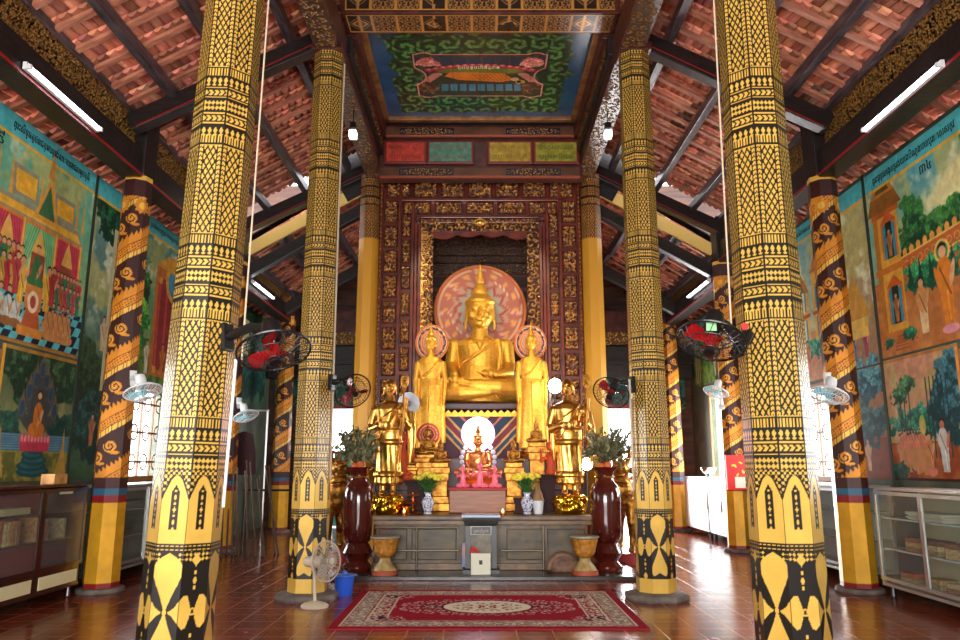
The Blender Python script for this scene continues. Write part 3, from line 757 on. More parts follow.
# pale conduits and cables clipped to the columns, plus one added reflection strip
def conduit(pts,r,label,m=None):
    o=MB().path(pts,r,8).build('cable_conduit',m or mat('pale_conduit',(206,188,160),.4),None,True); tag(o,label,'pipe',kind='thing')
conduit([(-1.50,4.62,2.0),(-1.45,4.62,6.1)],.006,'thin pale conduit up the inner side of the column holding the large black fan')
conduit([(1.58,4.58,2.0),(1.63,4.58,6.1)],.006,'thin golden conduit up the inner side of the nearest column beside the red-bladed fan')
conduit([(-1.58,7.98,1.2),(-1.60,7.98,4.3),(-1.6,8.0,6.0)],.01,'pale cable running up the column above the beige pedestal fan')
conduit([(1.60,7.9,1.1),(1.60,7.9,2.25)],.012,'white conduit on the column below the small fan near the flowering vase')
conduit([(-1.55,4.6,1.1),(-1.53,4.6,2.0)],.010,'thin white conduit below the large black fan on the nearest column',WHITE)  # added white strip, stands in for the reflection off the column face

# ================================================================== MAROON DRAGON COLUMNS
def dragon_pat(FF,SS,ZZ,w):
    th=(FF+SS)/8.; z=ZZ; Wd=.33*math.pi
    U=th*Wd; I=np.zeros(z.shape+(3,)); I[:]=np.array([56,20,17])/255
    gold=np.array([226,146,44])/255; dk=np.array([120,50,20])/255; br=np.array([250,196,84])/255
    ph=np.mod(z/.66-th*1.0+.15,1.0)   # one climbing coil
    n=.05*np.abs(np.mod(U/.05+np.sin(z*9),1)-.5)*1.6
    body=(ph>.0)&(ph<.36); top=(ph>=.36)&(ph<.36+n*2.2+.03)
    I[body]=gold
    sc=(np.abs(np.mod(U+z*.4,.036)-.018)+np.abs(np.mod(z-U*.8,.036)-.018)<.012); I[body&(ph>.10)&(ph<.26)&sc]=dk
    belly=body&(ph<.09); I[belly]=br; I[belly&(np.mod(U,.03)<.006)]=dk
    I[body&(np.abs(ph-.1)<.008)]=dk; I[body&(np.abs(ph-.26)<.008)]=dk
    I[top]=gold
    # clouds between the coils: two curls per turn
    free=~(body|top); rel=np.zeros(z.shape)
    for t0,dz in ((.0,0),(.25,.03),(.5,-.02),(.75,.03),(.12,.03),(.62,-.03)):
        for k in range(9):
            cz=(k+t0-.15+.73)*.66+dz*.6; cu=t0*Wd
            du=np.mod(U-cu+Wd/2,Wd)-Wd/2; dv=z-cz; r=np.hypot(du,dv)*1.0; a=np.arctan2(dv,du)
            m=free&(r<.068)&(np.mod(a/(2*np.pi)+r/.042,1)<.62); I[m]=gold
            m2=free&(r<.068)&(np.mod(a/(2*np.pi)+r/.042,1)<.14); I[m2]=br
            m3=free&(np.hypot((du-.05)/.05,(dv+.07)/.018)<1); I[m3]=gold
    # sun flame near the top
    for cu in (.0,.25,.5,.75):
        du=np.mod(U-cu*Wd-.12+Wd/2,Wd)-Wd/2; dv=z-4.36; r=np.hypot(du,dv); a=np.arctan2(dv,du)
        m=(r<.075+.03*np.abs(np.mod(a*10/(2*np.pi),1)-.5)*2)&(z>4.2); I[m]=gold; I[(r<.045)&(z>4.2)]=br
    I[z>4.47]=np.where((z[z>4.47]>4.68)[:,None],br,np.array([58,20,20])/255)
    # base
    I[z<1.22]=np.array([64,24,22])/255
    I[z<1.10]=np.array([44,96,124])/255; I[z<1.03]=np.array([136,26,28])/255; I[z<.95]=np.array([226,166,38])/255; I[z<.11]=np.array([140,24,28])/255
    met=((I[...,0]>.7)*.3).astype(float); return I*(1+(fbm(U,z,.1,4)-.5)[...,None]*.2),met
def dragon_column(X,Y,label,proto=None):
    if proto: return copy_tree(proto,(X,Y,0),label)
    t=thing('dragon_column',(X,Y,0),label,'column','maroon columns with golden dragons')
    octagon('shaft',.175,.15,.05,4.74,dragon_pat,16,.009,DRAGON,t,rot=.2)
    MB().lathe([(.24,0),(.25,.015),(.24,.05),(.18,.06)],24).build('plinth',CONC,t,30)
    mb=MB()
    for k in range(7):
        a=-.6+k*.2; mb.path([(0+.02*k-.06,-.15,4.70),(.02*k-.06+.03*math.sin(k*2.1),-.17,4.79+.02*k),(.02*k-.07,-.18,4.82+.025*k*(1 if k<4 else -.3)+.02)],[.02,.016,.003],6)
    mb.build('flame_crest',OLDGOLD,t,True); return t
XD=4.12
D=dragon_column(-XD,8.44,'maroon dragon column beside the dark wooden bookcase')
dragon_column(XD,8.44,'maroon dragon column beside the aluminium framed glass cabinet',D)
dragon_column(-XD,12.2,'maroon dragon column in the dim aisle, in front of the leaning poles',D)
dragon_column(XD,12.2,'maroon dragon column with the red box hanging on it',D)
dragon_column(-XD,15.6,'distant maroon dragon column behind the leaning poles',D)
dragon_column(XD,15.9,'distant maroon dragon column beside the bright white cabinets and silver bowl',D)

# ================================================================== MURALS
MW=XW-.012
def mural(name,side,y0,y1,z0,z1,paint,label,res=.0085,texts=()):
    t=thing(name,(side*MW,(y0+y1)/2,z0),label,'mural')
    c=Cv(y1-y0,z1-z0,res); paint(c); c.mottle(.14,.07,int(y0*10))
    if side<0: o=c.obj('painted_surface',(-MW,y0,z0),(0,1,0),(0,0,1),PAINT,t,dn=(1,0,0))
    else: o=c.obj('painted_surface',(MW,y1,z0),(0,-1,0),(0,0,1),PAINT,t,dn=(-1,0,0))
    # slim back board touching the wall
    MB().box(*sorted((side*(MW+.001),side*(MW+.011))),y0,y1,z0,z1).build('backing',mat('plaster_edge',(140,120,80),.7),t,world=True)
    for s,h,u,v,wd in texts:
        X=side*(MW-.003); p=(X,y0+u if side<0 else y1-u,z0+v)
        lettering(s,h,p,(0,-side,0),(0,0,1),mat('black_ink',(18,24,30),.6),t,width=wd)
    return t
def sky(c,z0,top,mid,seed):
    c.grad(0,c.h,mid,top,m=np.ones(c.U.shape))
    n=fbm(c.U,c.V,.45,seed); c.put(sst(n,.48,.62)*sst(c.V,z0,z0+.3),(196,186,110),.75)
    n=fbm(c.U,c.V,.3,seed+5); c.put(sst(n,.55,.68)*sst(c.V,z0+.2,z0+.7),(226,226,186),.85)
    return c
def banner(c,l=.035):
    c.put((c.V>c.h-.245).astype(float),(86,186,190)); c.rect(0,c.h-.265,9,c.h-.265+l,(236,176,44)); return c
def palace(c):
    W=c.w; sky(c,1.5,(96,176,160),(150,180,96),3); banner(c)
    u0=W-1.95
    # roofs
    G=(224,160,66); GR=(150,146,120); YL=(236,176,52)
    def tier(x0,x1,y0,y1,sk=.1):
        c.poly([(x0,y0),(x1,y0),(x1-sk,y1),(x0-sk*.4,y1)],GR); c.poly([(x0+.06,y0+.05),(x1-.06,y0+.05),(x1-sk-.02,y1-.05),(x0+.03,y1-.05)],YL)
    c.rect(u0+.18,1.30,u0+1.72,1.36,G)
    tier(u0+.1,u0+1.8,1.32,1.5,.1); tier(u0+.38,u0+.85,1.52,1.86,.05); tier(u0+1.15,u0+1.6,1.50,1.80,.05); 
    for x in (u0+.36,u0+.88,u0+1.12,u0+1.62,u0+.14,u0+1.76): c.poly([(x-.03,1.5),(x+.03,1.5),(x,2.0)],G)
    c.poly([(u0+.78,1.40),(u0+1.26,1.40),(u0+1.04,1.95)],G); c.poly([(u0+.86,1.45),(u0+1.18,1.45),(u0+1.03,1.83)],(60,110,70)); c.poly([(u0+.97,1.9),(u0+1.10,1.9),(u0+1.04,2.32)],(206,140,60))
    # hall
    c.rect(u0+.1,.2,u0+1.8,1.34,(214,128,52)); c.rect(u0+.16,.3,u0+1.74,1.3,(120,70,50))
    for i,(a,b,cc,cd) in enumerate(((.16,.62,(206,66,84),(150,34,56)),(.68,1.22,(126,190,130),(70,140,90)),(1.28,1.74,(206,66,84),(150,34,56)))):
        c.rect(u0+a,.55,u0+b,1.3,(226,190,110)); m=(a+b)/2
        c.rect(u0+m-.13,.5,u0+m+.13,1.08,(150,70,50)); c.poly([(u0+m-.16,1.02),(u0+m+.16,1.02),(u0+m,1.26)],(222,168,80))
        for s_ in (-1,1):
            e=a if s_<0 else b
            c.poly([(u0+m,1.3),(u0+e,1.3),(u0+e,.66),(u0+e-s_*.06,.66),(u0+m+s_*.1,1.1)],cc)
            for k in range(4): c.line((u0+m+s_*(.03+.045*k),1.3),(u0+e-s_*.02,.75+.09*k),.008,cd)
    for x in (.13,.65,1.25,1.77): c.rect(u0+x-.03,.15,u0+x+.03,1.34,(220,140,50)); c.rect(u0+x-.012,.15,u0+x+.012,1.34,(240,186,90))
    # chequered floor running down to the lower edge
    m=(c.V<.52)
    a=np.floor((c.U+ (.52-c.V)*.6)/.13); b=np.floor(np.sqrt(np.clip(.56-c.V,0,9))*9)
    q=((a+b)%2<1)[...,None]; cc=np.array([22,30,50])*(1-q)+np.array([90,186,190])*q; c.put(m.astype(float),cc.astype(float))
    rg=random.Random(4)
    for row,(v,h,n) in enumerate(((.62,.42,9),(.5,.40,7))):
        for i in range(n):
            u=u0+.05+i*(.7/n)+.03*row; c.person(u,v,h,rg.choice([(40,110,70),(170,40,50),(190,150,60),(60,120,60)]))
            u=u0+1.30+i*(.6/n); c.person(u,v-.02,h*.8,rg.choice([(60,120,90),(190,60,70),(170,90,50)]))
    for i in range(5): c.person(u0+.12+i*.14,.16,.42,(196,200,186),pose='sit'); 
    for i in range(5): c.ell(u0+.12+i*.14,.2,.1,.05,(150,96,50))
    for k in range(2):
        for i in range(5): c.person(u0+1.24+i*.1+.04*k,.22-.1*k,.34,(206,140,80),pose='sit')
    # throne, seated figure and dais
    c.person(u0+.95,.62,.5,(60,110,60),pose='sit'); c.poly([(u0+.88,1.12),(u0+1.02,1.12),(u0+.95,1.26)],(226,180,80))
    c.rect(u0+.72,.1,u0+1.18,.2,(214,140,56)); c.poly([(u0+.78,.2),(u0+1.12,.2),(u0+1.06,.4),(u0+.84,.4)],(190,92,50)); c.rect(u0+.8,.4,u0+1.1,.66,(206,130,60))
    c.ell(u0+.95,.48,.1,.12,(236,206,170)); c.ell(u0+.95,.48,.05,.07,(170,70,50))
    for s_ in (-1,1): c.person(u0+.95+s_*.24,.42,.52,(220,170,60)); c.person(u0+.95+s_*.33,.5,.46,(170,60,60))
    c.grad(0,.04,(180,130,60),(150,100,40)); 
    if W>2.0: c.rect(0,0,W-2.06,c.h-.265,(24,70,120)); c.rect(W-2.06,0,W-2.0,c.h-.265,(236,176,44))
def naga(c):
    W,H=c.w,c.h; c.fill((206,186,110)); sky(c,.6,(40,70,50),(216,196,120),7)
    c.leafy(W*.3,H*.98,W*.6,.5,(22,50,34),(66,96,56),2); c.leafy(W*.85,H*.95,W*.45,.5,(24,54,38),(70,100,60),5)
    c.leafy(W*.15,H*.42,.3,.18,(20,56,50),(40,86,70),8); c.leafy(W*.9,H*.42,.35,.2,(20,56,50),(40,86,70),9)
    c.rect(0,.32,W,.5,(70,116,140)); c.rect(0,0,W,.32,(150,136,60)); c.put(sst(fbm(c.U,c.V,.1,5),.45,.6)*(c.V<.3),(70,80,40),.6)
    for i in range(7): c.line((0,.34+i*.024),(W,.34+i*.024),.005,(120,160,170))
    x=W*.52
    for k in range(5): c.ell(x+(-1)**k*.02,.1+.06*k,.30-.035*k,.06,(30,74,80)); c.ell(x+(-1)**k*.02,.11+.06*k,.24-.03*k,.035,(50,104,104))
    for k,(dx,h) in enumerate(((-.3,.78),(.3,.78),(-.2,.96),(.2,.96),(-.1,1.1),(.1,1.1),(0,1.22))):
        c.line((x+dx*.3,.55),(x+dx,h-.08),.12,(70,74,74)); c.ell(x+dx,h,.07,.11,(96,92,84)); c.ell(x+dx,h-.01,.04,.08,(44,80,104)); c.poly([(x+dx-.04,h+.06),(x+dx+.04,h+.06),(x+dx,h+.2)],(110,96,80))
    for k in range(9):
        a=-1+k*.25; c.ell(x+a*.24,.43,.045,.07,(214,84,100)); c.ell(x+a*.22,.37,.045,.06,(196,60,80)); c.ell(x+a*.24,.45,.02,.04,(240,150,150))
    c.person(x,.47,.5,(206,120,50),pose='sit',skin=(222,170,120))
    for u in (.12,W-.12): c.poly([(u-.12,.05),(u+.12,.05),(u+.03,.35),(u,.6),(u-.03,.35)],(190,150,70))
    c.rect(0,H-.035,W,H,(170,126,50)); c.rect(0,0,.05,H,(236,176,60))
def jungle(c):
    c.fill((36,60,50)); sky(c,1.5,(110,150,150),(60,90,60),11)
    W,H=c.w,c.h; c.leafy(W*.6,H*.9,W*.7,.35,(16,50,34),(40,96,60),3); c.leafy(W*.2,1.2,W*.7,.5,(18,40,30),(50,74,44),5)
    c.rect(W*.55,1.1,W*.68,H*.86,(200,196,150)); c.leafy(W*.5,.6,W*.8,.4,(16,46,40),(40,86,80),8)
    c.person(W*.5,1.6,.45,(210,180,140)); c.person(W*.45,.4,.4,(180,110,70)); banner(c) if H>3 else None
def palm_palace(c):
    W,H=c.w,c.h; sky(c,1.0,(70,150,150),(150,170,90),21)
    c.rect(0,0,W,.5,(120,150,60)); c.put(sst(fbm(c.U,c.V,.12,2),.4,.6)*(c.V<.6),(60,110,50))
    c.rect(W*.4,.1,W,1.75,(206,120,50)); c.rect(W*.45,.2,W,1.6,(150,50,50))
    for k in range(5): x=W*.46+k*W*.12; c.rect(x,.2,x+.07,1.55,(206,80,80)); c.rect(x-.02,1.5,x+.09,1.6,(230,170,60)); c.rect(x-.02,.14,x+.09,.24,(230,170,60))
    c.ell(W*.72,1.62,.34,.34,(226,160,60)); c.ell(W*.72,1.6,.24,.24,(70,150,180)); c.poly([(W*.4,1.75),(W,1.75),(W,2.0),(W*.6,2.0)],(226,160,50))
    for k,(u,h) in enumerate(((.15,1.5),(.42,1.2),(.28,1.7))):
        c.line((u,.1),(u+.03,h),.07,(206,206,150)); c.leafy(u,h+.1,.26,.3,(14,60,30),(50,120,50),k)
    c.leafy(W*.2,.85,.3,.4,(30,110,50),(110,190,70),9); c.person(W*.35,.1,.5,(230,220,190)); c.person(W*.6,.12,.5,(210,120,50))
    banner(c)
def tower_wall(c):
    """screen left = far end"""
    W,H=c.w,c.h; sky(c,1.2,(84,170,186),(190,196,120),31); c.cloud(W*.62,1.62,.6,.42,(240,226,160),3)
    c.rect(0,0,W,.9,(190,116,60)); c.put(sst(fbm(c.U,c.V,.2,2),.4,.7)*(c.V<.7),(214,150,90),.6)
    c.leafy(.92,1.36,.3,.42,(18,60,40),(60,120,60),4); c.leafy(1.5,1.28,.45,.2,(20,70,44),(70,130,60),6); c.leafy(2.1,1.5,.3,.6,(18,60,40),(50,110,60),7)
    # crenellated wall rising to the near side
    c.poly([(.6,.84),(W,1.02),(W,1.22),(.6,1.08)],(196,104,50)); 
    for k in range(14): u=.66+k*.13; v=1.08+(u-.6)*.068; c.poly([(u,v),(u+.08,v),(u+.08,v+.07),(u+.04,v+.1),(u,v+.07)],(230,164,70)); c.ring(u+.05,v-.1,.04,.04,.01,(226,170,90))
    c.line((.6,1.08),(W,1.22),.02,(240,190,90)); c.line((.6,.9),(W,1.04),.02,(240,190,90))
    c.leafy(1.2,.8,.7,.18,(16,80,60),(60,150,90),8)
    for k in range(8): c.poly([(.7+k*.19,.72),(.8+k*.19,.72),(.75+k*.19,1.02)],(16,70,50))
    # tower
    T=(226,166,60); c.rect(.1,.25,.62,1.72,T); c.rect(.1,.25,.2,1.72,(190,120,40)); c.rect(.05,.98,.68,1.06,(206,120,44)); c.rect(.05,.2,.7,.28,(206,120,44)); c.rect(.08,1.68,.66,1.76,(190,100,40))
    for z in (.36,1.14):
        c.rect(.26,z,.58,z+.46,(214,120,50)); c.rect(.29,z,.35,z+.42,(60,140,160)); c.rect(.49,z,.55,z+.42,(60,140,160)); c.rect(.35,z,.49,z+.44,(30,44,36)); c.poly([(.24,z+.44),(.6,z+.44),(.42,z+.58)],(206,100,44))
        c.person(.42,z+.02,.34,(170,110,60))
    c.poly([(0,1.74),(.74,1.74),(.6,1.96),(.1,1.96)],(150,96,40)); c.poly([(.1,1.94),(.62,1.94),(.36,2.3)],(196,130,50)); c.poly([(.2,1.97),(.52,1.97),(.36,2.2)],(110,80,40))
    for k in range(5): c.rect(.3+.02*k,.05+.035*k,.6-.03*k,.075+.035*k,(170,90,40))
    c.leafy(.62,.2,.14,.08,(16,80,60),(50,130,90),4); c.leafy(.2,.16,.1,.07,(16,80,60),(50,130,90),5)
    # walking figures
    for u,h,r in ((1.35,.86,(222,130,40)),): c.ell(u,.18+.86*.9,.13,.13,(240,200,90)); c.ell(u,.18+.86*.9,.10,.10,(80,130,90)); c.person(u,.18,h,r,skin=(226,170,120)); c.ell(u,.13,.14,.05,(230,150,160))
    c.person(.92,.16,.62,(214,150,90),skin=(220,166,110),legs=(230,200,150)); c.person(1.75,.2,.8,(214,120,40)); c.person(2.05,.2,.8,(222,140,60))
    banner(c)
def grove(c):
    W,H=c.w,c.h; sky(c,.8,(210,150,120),(190,170,110),41); c.rect(0,0,W,.42,(150,70,36)); c.put(sst(fbm(c.U,c.V,.15,3),.4,.6)*(c.V<.4),(190,110,60),.6)
    c.leafy(W*.5,.62,W*.6,.2,(20,84,76),(70,150,120),3); c.leafy(W*.85,.9,.35,.5,(20,60,64),(70,120,130),6)
    for u,h in ((.34,.95),(.44,1.02),(.26,.88)): c.line((u,.5),(u+.02,h),.02,(80,60,50)); c.leafy(u,h+.06,.16,.1,(24,70,50),(80,140,90),int(u*30))
    for k in range(6): c.line((.78+k*.07,.25),(.8+k*.07,1.1),.02,(30,60,70))
    for k in range(12): c.person(.2+k*.05,.1+.02*(k%3)-.004*k,.42,(206,140,90),skin=(216,160,120))
    for k in range(9): c.person(.22+k*.055,.36,.2,(216,130,100),pose='sit')
    c.ell(.66,.6,.06,.11,(170,190,80)); c.ell(.66,.58,.035,.07,(226,170,120)); c.person(1.0,.1,.55,(206,200,190),skin=(206,120,90)); c.rect(0,0,W,.03,(60,30,20))
    c.ell(.75,.1,.09,.05,(220,130,110)); c.leafy(.1,.1,.25,.1,(24,60,50),(40,90,70),8); c.rect(W-.05,0,W,H,(226,150,70)); c.line((0,H-.02),(W,H-.02),.03,(190,130,60))
def houses(c):
    W,H=c.w,c.h; sky(c,1.0,(120,180,190),(220,200,140),51); c.rect(0,0,W,.7,(200,140,90))
    for x0,h in ((.05,1.5),(.75,1.3),(1.5,1.55)):
        c.rect(x0,.5,x0+.6,h,(230,176,70)); c.poly([(x0-.05,h),(x0+.65,h),(x0+.3,h+.45)],(196,120,50)); c.poly([(x0+.1,h+.02),(x0+.5,h+.02),(x0+.3,h+.3)],(60,130,110))
        for z in (.6,1.02):
            for q in (.08,.36): c.rect(x0+q,z,x0+q+.16,z+.3,(70,150,170)); c.rect(x0+q+.05,z,x0+q+.11,z+.3,(230,230,200))
        c.rect(x0-.03,.93,x0+.63,.98,(180,90,40))
    c.leafy(W*.5,.45,W*.5,.14,(20,90,80),(70,160,120),4); c.person(1.2,.1,.5,(210,120,60)); c.person(.4,.05,.5,(200,180,150)); c.person(1.9,.1,.55,(220,150,50)); banner(c)
def forest_strip(c):
    W,H=c.w,c.h; sky(c,1.6,(190,180,140),(150,90,60),61); c.rect(0,0,W,.5,(130,70,50)); c.leafy(W*.5,1.2,W*.6,.35,(30,80,96),(90,150,160),4); c.leafy(W*.4,.7,W*.6,.3,(20,60,66),(60,110,110),6)
    c.person(W*.4,1.5,.4,(60,110,160)); c.person(W*.7,1.5,.38,(170,70,90)); c.poly([(W*.1,2.0),(W*.9,2.0),(W*.5,2.6)],(206,150,60)) if H>2.7 else None; c.rect(W*.2,1.75,W*.8,2.0,(230,190,90)) if H>2.7 else None
    c.rect(0,1.36,W,1.39,(90,60,40)); c.person(W*.5,.1,.4,(210,160,120)); banner(c) if H>3 else None
LTXT='ព្រះសិទ្ធត្ថរាជកុមារទ្រង់សោយរាជសម្បត្តិ'
mural('palace_mural',-1,6.2,8.82,2.60,4.95,palace,'large mural of a curtained royal palace hall over a black and teal chequered floor',texts=((LTXT,.12,1.7,2.23,1.5),('៩',.2,.78,2.0,None)))
mural('serpent_mural',-1,7.42,8.82,1.18,2.57,naga,'mural of a seated orange figure on a pink lotus under a hooded serpent')
mural('forest_mural',-1,8.86,9.85,1.18,4.95,jungle,'narrow dark green forest mural between the palace mural and the dragon column')
mural('palm_mural',-1,9.9,12.0,2.55,4.95,palm_palace,'mural of palms and a red-columned palace above the lattice window near the white fan',texts=(('ទ្រង់ចេញសាងព្រះផ្នួស',.1,1.1,2.28,1.2),))
mural('jungle_mural',-1,12.4,16.6,2.5,4.6,lambda c:(jungle(c)),'dim green forest mural at the dark far end above the leaning poles',res=.014)
mural('tower_mural',1,6.2,8.82,2.60,4.90,tower_wall,'large mural of a yellow tower and crenellated wall with a haloed walking figure',texts=(('ព្រះពុទ្ធអង្គទ្រង់យាងបិណ្ឌបាតប្រោសសត្វ',.12,1.0,2.17,1.6),('៣៤',.16,1.25,1.93,None)))
mural('grove_mural',1,7.42,8.82,1.18,2.57,grove,'mural of a line of pale monks in a grove of blue-green trees')
mural('waterside_mural',1,8.86,9.85,1.18,4.90,forest_strip,'narrow mural strip of waterside scenes between tower mural and dragon column')
mural('houses_mural',1,9.9,12.0,2.55,4.90,houses,'mural of yellow houses with blue windows above the lattice window',texts=(('ទ្រង់សម្តែងធម៌ទេសនា',.1,1.1,2.23,1.2),))
mural('riverside_mural',1,12.4,16.6,3.05,4.5,lambda c:(palm_palace(c)),'distant mural high above the tall open windows behind the white cabinets',res=.014)
# panel on the back wall left and right of the gate
def backscene(seed):
    def f(c):
        c.fill((56,120,110)); c.leafy(c.w*.5,c.h*.45,c.w*.6,.3,(20,70,60),(90,160,120),seed); c.rect(0,c.h-.12,c.w,c.h,(120,190,170)); c.rect(0,c.h-.16,c.w,c.h-.12,(206,170,80))
    return f
for x0,lab in ((-4.7,'small teal mural on the back wall over the turquoise door'),(2.2,'small teal mural on the back wall over the bright open doorway')):
    z0,z1=at(480,396,17)[1],at(480,366,17)[1]
    t=thing('door_mural',(x0+1.2,16.98,z0),lab,'mural'); c=Cv(2.5,z1-z0,.02); backscene(3+int(x0>0))(c); c.obj('painted_surface',(x0,16.97,z0),(1,0,0),(0,0,1),PAINT,t,dn=(0,-1,0),thick=.025)
    c=carved_strip('x',2.5,.3,.12,77,(20,60,60),(120,170,120),res=.02); q=c.obj('carved_border',(x0,16.97,z0-.3),(1,0,0),(0,0,1),RELIEF,t,dn=(0,-1,0))
for sd in (-1,1):
    z0,z1=at(480,345,16.6)[1],at(480,332,16.6)[1]
    trim(MB().box(*sorted((sd*1.9,sd*4.8)),16.62,16.95,z0-.75,z0-.02,.01).box(*sorted((sd*1.9,sd*4.8)),16.5,16.95,z0-.45,z0-.38),DARKWOOD)
    c=carved_strip('x',2.9,z1-z0,.16,55,(90,60,28),(226,170,76),res=.02); o=c.obj('t',(sd*1.9 if sd>0 else -4.8,16.6,z0),(1,0,0),(0,0,1),RELIEF,dn=(0,-1,0)); TRIM[0]+=1; o.name='trim_%d'%TRIM[0]; o['kind']='structure'
    trim(MB().box(*sorted((sd*1.9,sd*4.8)),16.62,16.9,z1,z1+.5,.01),REDWOOD)
# corner posts closing the first bay's murals
for sd in (-1,1): trim(MB().box(*sorted((sd*(MW-.012),sd*(MW+.0))),8.815,8.865,1.1,4.95),mat('dark_green_strip',(40,50,36),.6))

# ================================================================== CARVED GATE
GY=11.9
def gate():
    t=thing('carved_gate',(0,GY,0),'tall maroon carved gate with gilt relief panels framing the big golden Buddha','gate')
    d=12.5
    def X(px): return at(px,300,GY)[0]*1.0
    def Z(py): return at(480,py,GY)[1]
    xo=1.64; zt=Z(178)
    fr=MB()
    # stiles: outer panels column, inner panels column
    cols=[(1.64,1.30),(1.26,1.04)]; xi=.86
    y0,y1=GY-.02,GY+.14
    for sd in (-1,1):
        fr.box(*sorted((sd*1.64,sd*.97)),y0+.06,y1,.9,zt)
        for x in (1.655,1.345,1.125,1.07,1.01): fr.box(*sorted((sd*(x-.025),sd*(x+.02))),y0-.03,y0+.07,.9,zt if x>1.2 else (Z(203) if x>1.1 else Z(217)),.006)
    fr.box(-.97,.97,y0+.06,y1,Z(222),zt)
    for py in (178,200,217,222): fr.box(-1.66 if py<190 else -1.37 if py<205 else -1.1,1.66 if py<190 else 1.37 if py<205 else 1.1,y0-.03,y0+.07,Z(py)-.03,Z(py)+.015,.006)
    fr.build('gate_frame',mat('gate_lacquer',(128,52,36),.3,noise=(5,(88,30,24)),coat=.3),t,world=True)
    # beading down the outer edge
    bd=MB()
    for sd in (-1,1):
        z=1.2
        while z<zt: bd.ell((sd*1.66,y0-.04,z),(.018,.018,.022),u=8,v=6); z+=.075
    tag(bd.build('beading',OLDGOLD,t,True,world=True),kind='stuff')
    # relief panels
    def panel(x0,x1,z0,z1,seed,edge=.012):
        c=Cv(x1-x0,z1-z0,.0105); s=scroll(c.U,c.V,.15,seed,8); n=fbm(c.U,c.V,.06,seed)
        # mirrored motif around the centre
        mx=np.abs(c.U-c.w/2); s2=scroll(mx,c.V,.13,seed+3,9); s=np.maximum(s*.6,s2)
        e=np.minimum(np.minimum(c.U,c.w-c.U),np.minimum(c.V,c.h-c.V)); k=sst(e,.012,.03)
        g=sst(s+.35*n,.34,.78)*k; G=g[...,None]
        c.I[:]=(np.array([78,32,22])*(1-G)+np.array([226,166,88])*G)/255; c.met[:]=g*.75; c.D[:]=(s*.6+n*.5)*.05*k
        c.obj('relief_panel',(x0,y0+.055,z0),(1,0,0),(0,0,1),RELIEF,t,dn=(0,-1,0))
    zs=np.linspace(1.0,Z(199),12)
    for sd in (-1,1):
        for i in range(11): a,b=sorted((sd*1.62,sd*1.37)); panel(a,b,zs[i]+.02,zs[i+1]-.02,i*3+sd+1)
        zi=np.linspace(1.0,Z(212),11)
        for i in range(10): a,b=sorted((sd*1.32,sd*1.15)); panel(a,b,zi[i]+.02,zi[i+1]-.02,50+i*3+sd)
    xs=np.linspace(-1.61,1.61,8)
    for i in range(7): panel(xs[i]+.025,xs[i+1]-.025,Z(198)+.01,Z(181),100+i)
    xs=np.linspace(-1.33,1.33,6)
    for i in range(5): panel(xs[i]+.025,xs[i+1]-.025,Z(214),Z(201),120+i)
    # inner pierced gilt border
    def inner(x0,x1,z0,z1,seed):
        c=Cv(x1-x0,z1-z0,.010); s=scroll(c.U,c.V,.13,seed,9); n=fbm(c.U,c.V,.05,seed); g=sst(s+.4*n,.36,.8); G=g[...,None]
        c.I[:]=(np.array([62,28,20])*(1-G)+np.array([226,170,92])*G)/255; c.met[:]=g*.8; c.D[:]=(s*.6+n*.5)*.07
        c.obj('pierced_border',(x0,y0+.0,z0),(1,0,0),(0,0,1),RELIEF,t,dn=(0,-1,0),thick=.03)
    for sd in (-1,1): a,b=sorted((sd*.98,sd*.78)); inner(a,b,1.0,Z(232),7+sd)
    inner(-.98,.98,Z(232),Z(220),31)
    md=MB(); md.prism([(0,-.07),(.14,0),(0,.09),(-.14,0)],.05,Matrix.Translation((0,y0-.09,Z(225)))); md.ell((0,y0-.12,Z(225)),(.07,.03,.045)); md.build('medallion',GOLD,t,True,world=True)
    sc=MB(); n=16
    pts=[(-.8,Z(231))]+[(-.78+1.56*i/n,Z(234)-.05*abs(math.sin(i*math.pi/4))-.06*(1-math.sin(math.pi*i/n))) for i in range(n+1)]+[(.8,Z(231))]
    sc.prism(pts,.05,Matrix.Translation((0,y0+.02,0))); sc.build('scalloped_edge',mat('gate_lacquer'),t,world=True)
gate()
# dark backdrop structure seen through the gate: stacked eaves and drapes
t=thing('shrine_canopy',(0,13.6,0),'dark carved canopy boards seen through the gate above the round halo','canopy')
for i,(py0,py1) in enumerate(((236,246),(247,256),(258,264),(266,276))):
    z1,z0=at(480,py0,13.4)[1],at(480,py1,13.4)[1]; c=carved_strip('x',2.6,z1-z0,.09,60+i,(50,30,22),(130,92,50),res=.016); c.obj('canopy_board',(-1.3,13.4-.05*i,z0),(1,0,0),(0,0,1),RELIEF,t,dn=(0,-1,0),thick=.04)
MB().box(-1.5,1.5,13.5,13.62,.9,6.1).build('back_screen',mat('dark_screen',(64,34,30),.6,noise=(2,(36,22,24),(1,1,9))),t,world=True)
m=MB()
for i in range(12): m.box(-1.4,1.4,13.44,13.5,2.3+i*.28,2.36+i*.28,.004)
m.build('slats',mat('maroon_slat',(96,50,44),.5),t,world=True)
z0,z1=at(480,402,13.2)[1],at(480,372,13.2)[1]
c=Cv(2.2,z1-z0,.02); backscene(3)(c); o=c.obj('teal_mural_panel',(-1.1,13.2,z0),(1,0,0),(0,0,1),PAINT,t,dn=(0,-1,0),thick=.02)
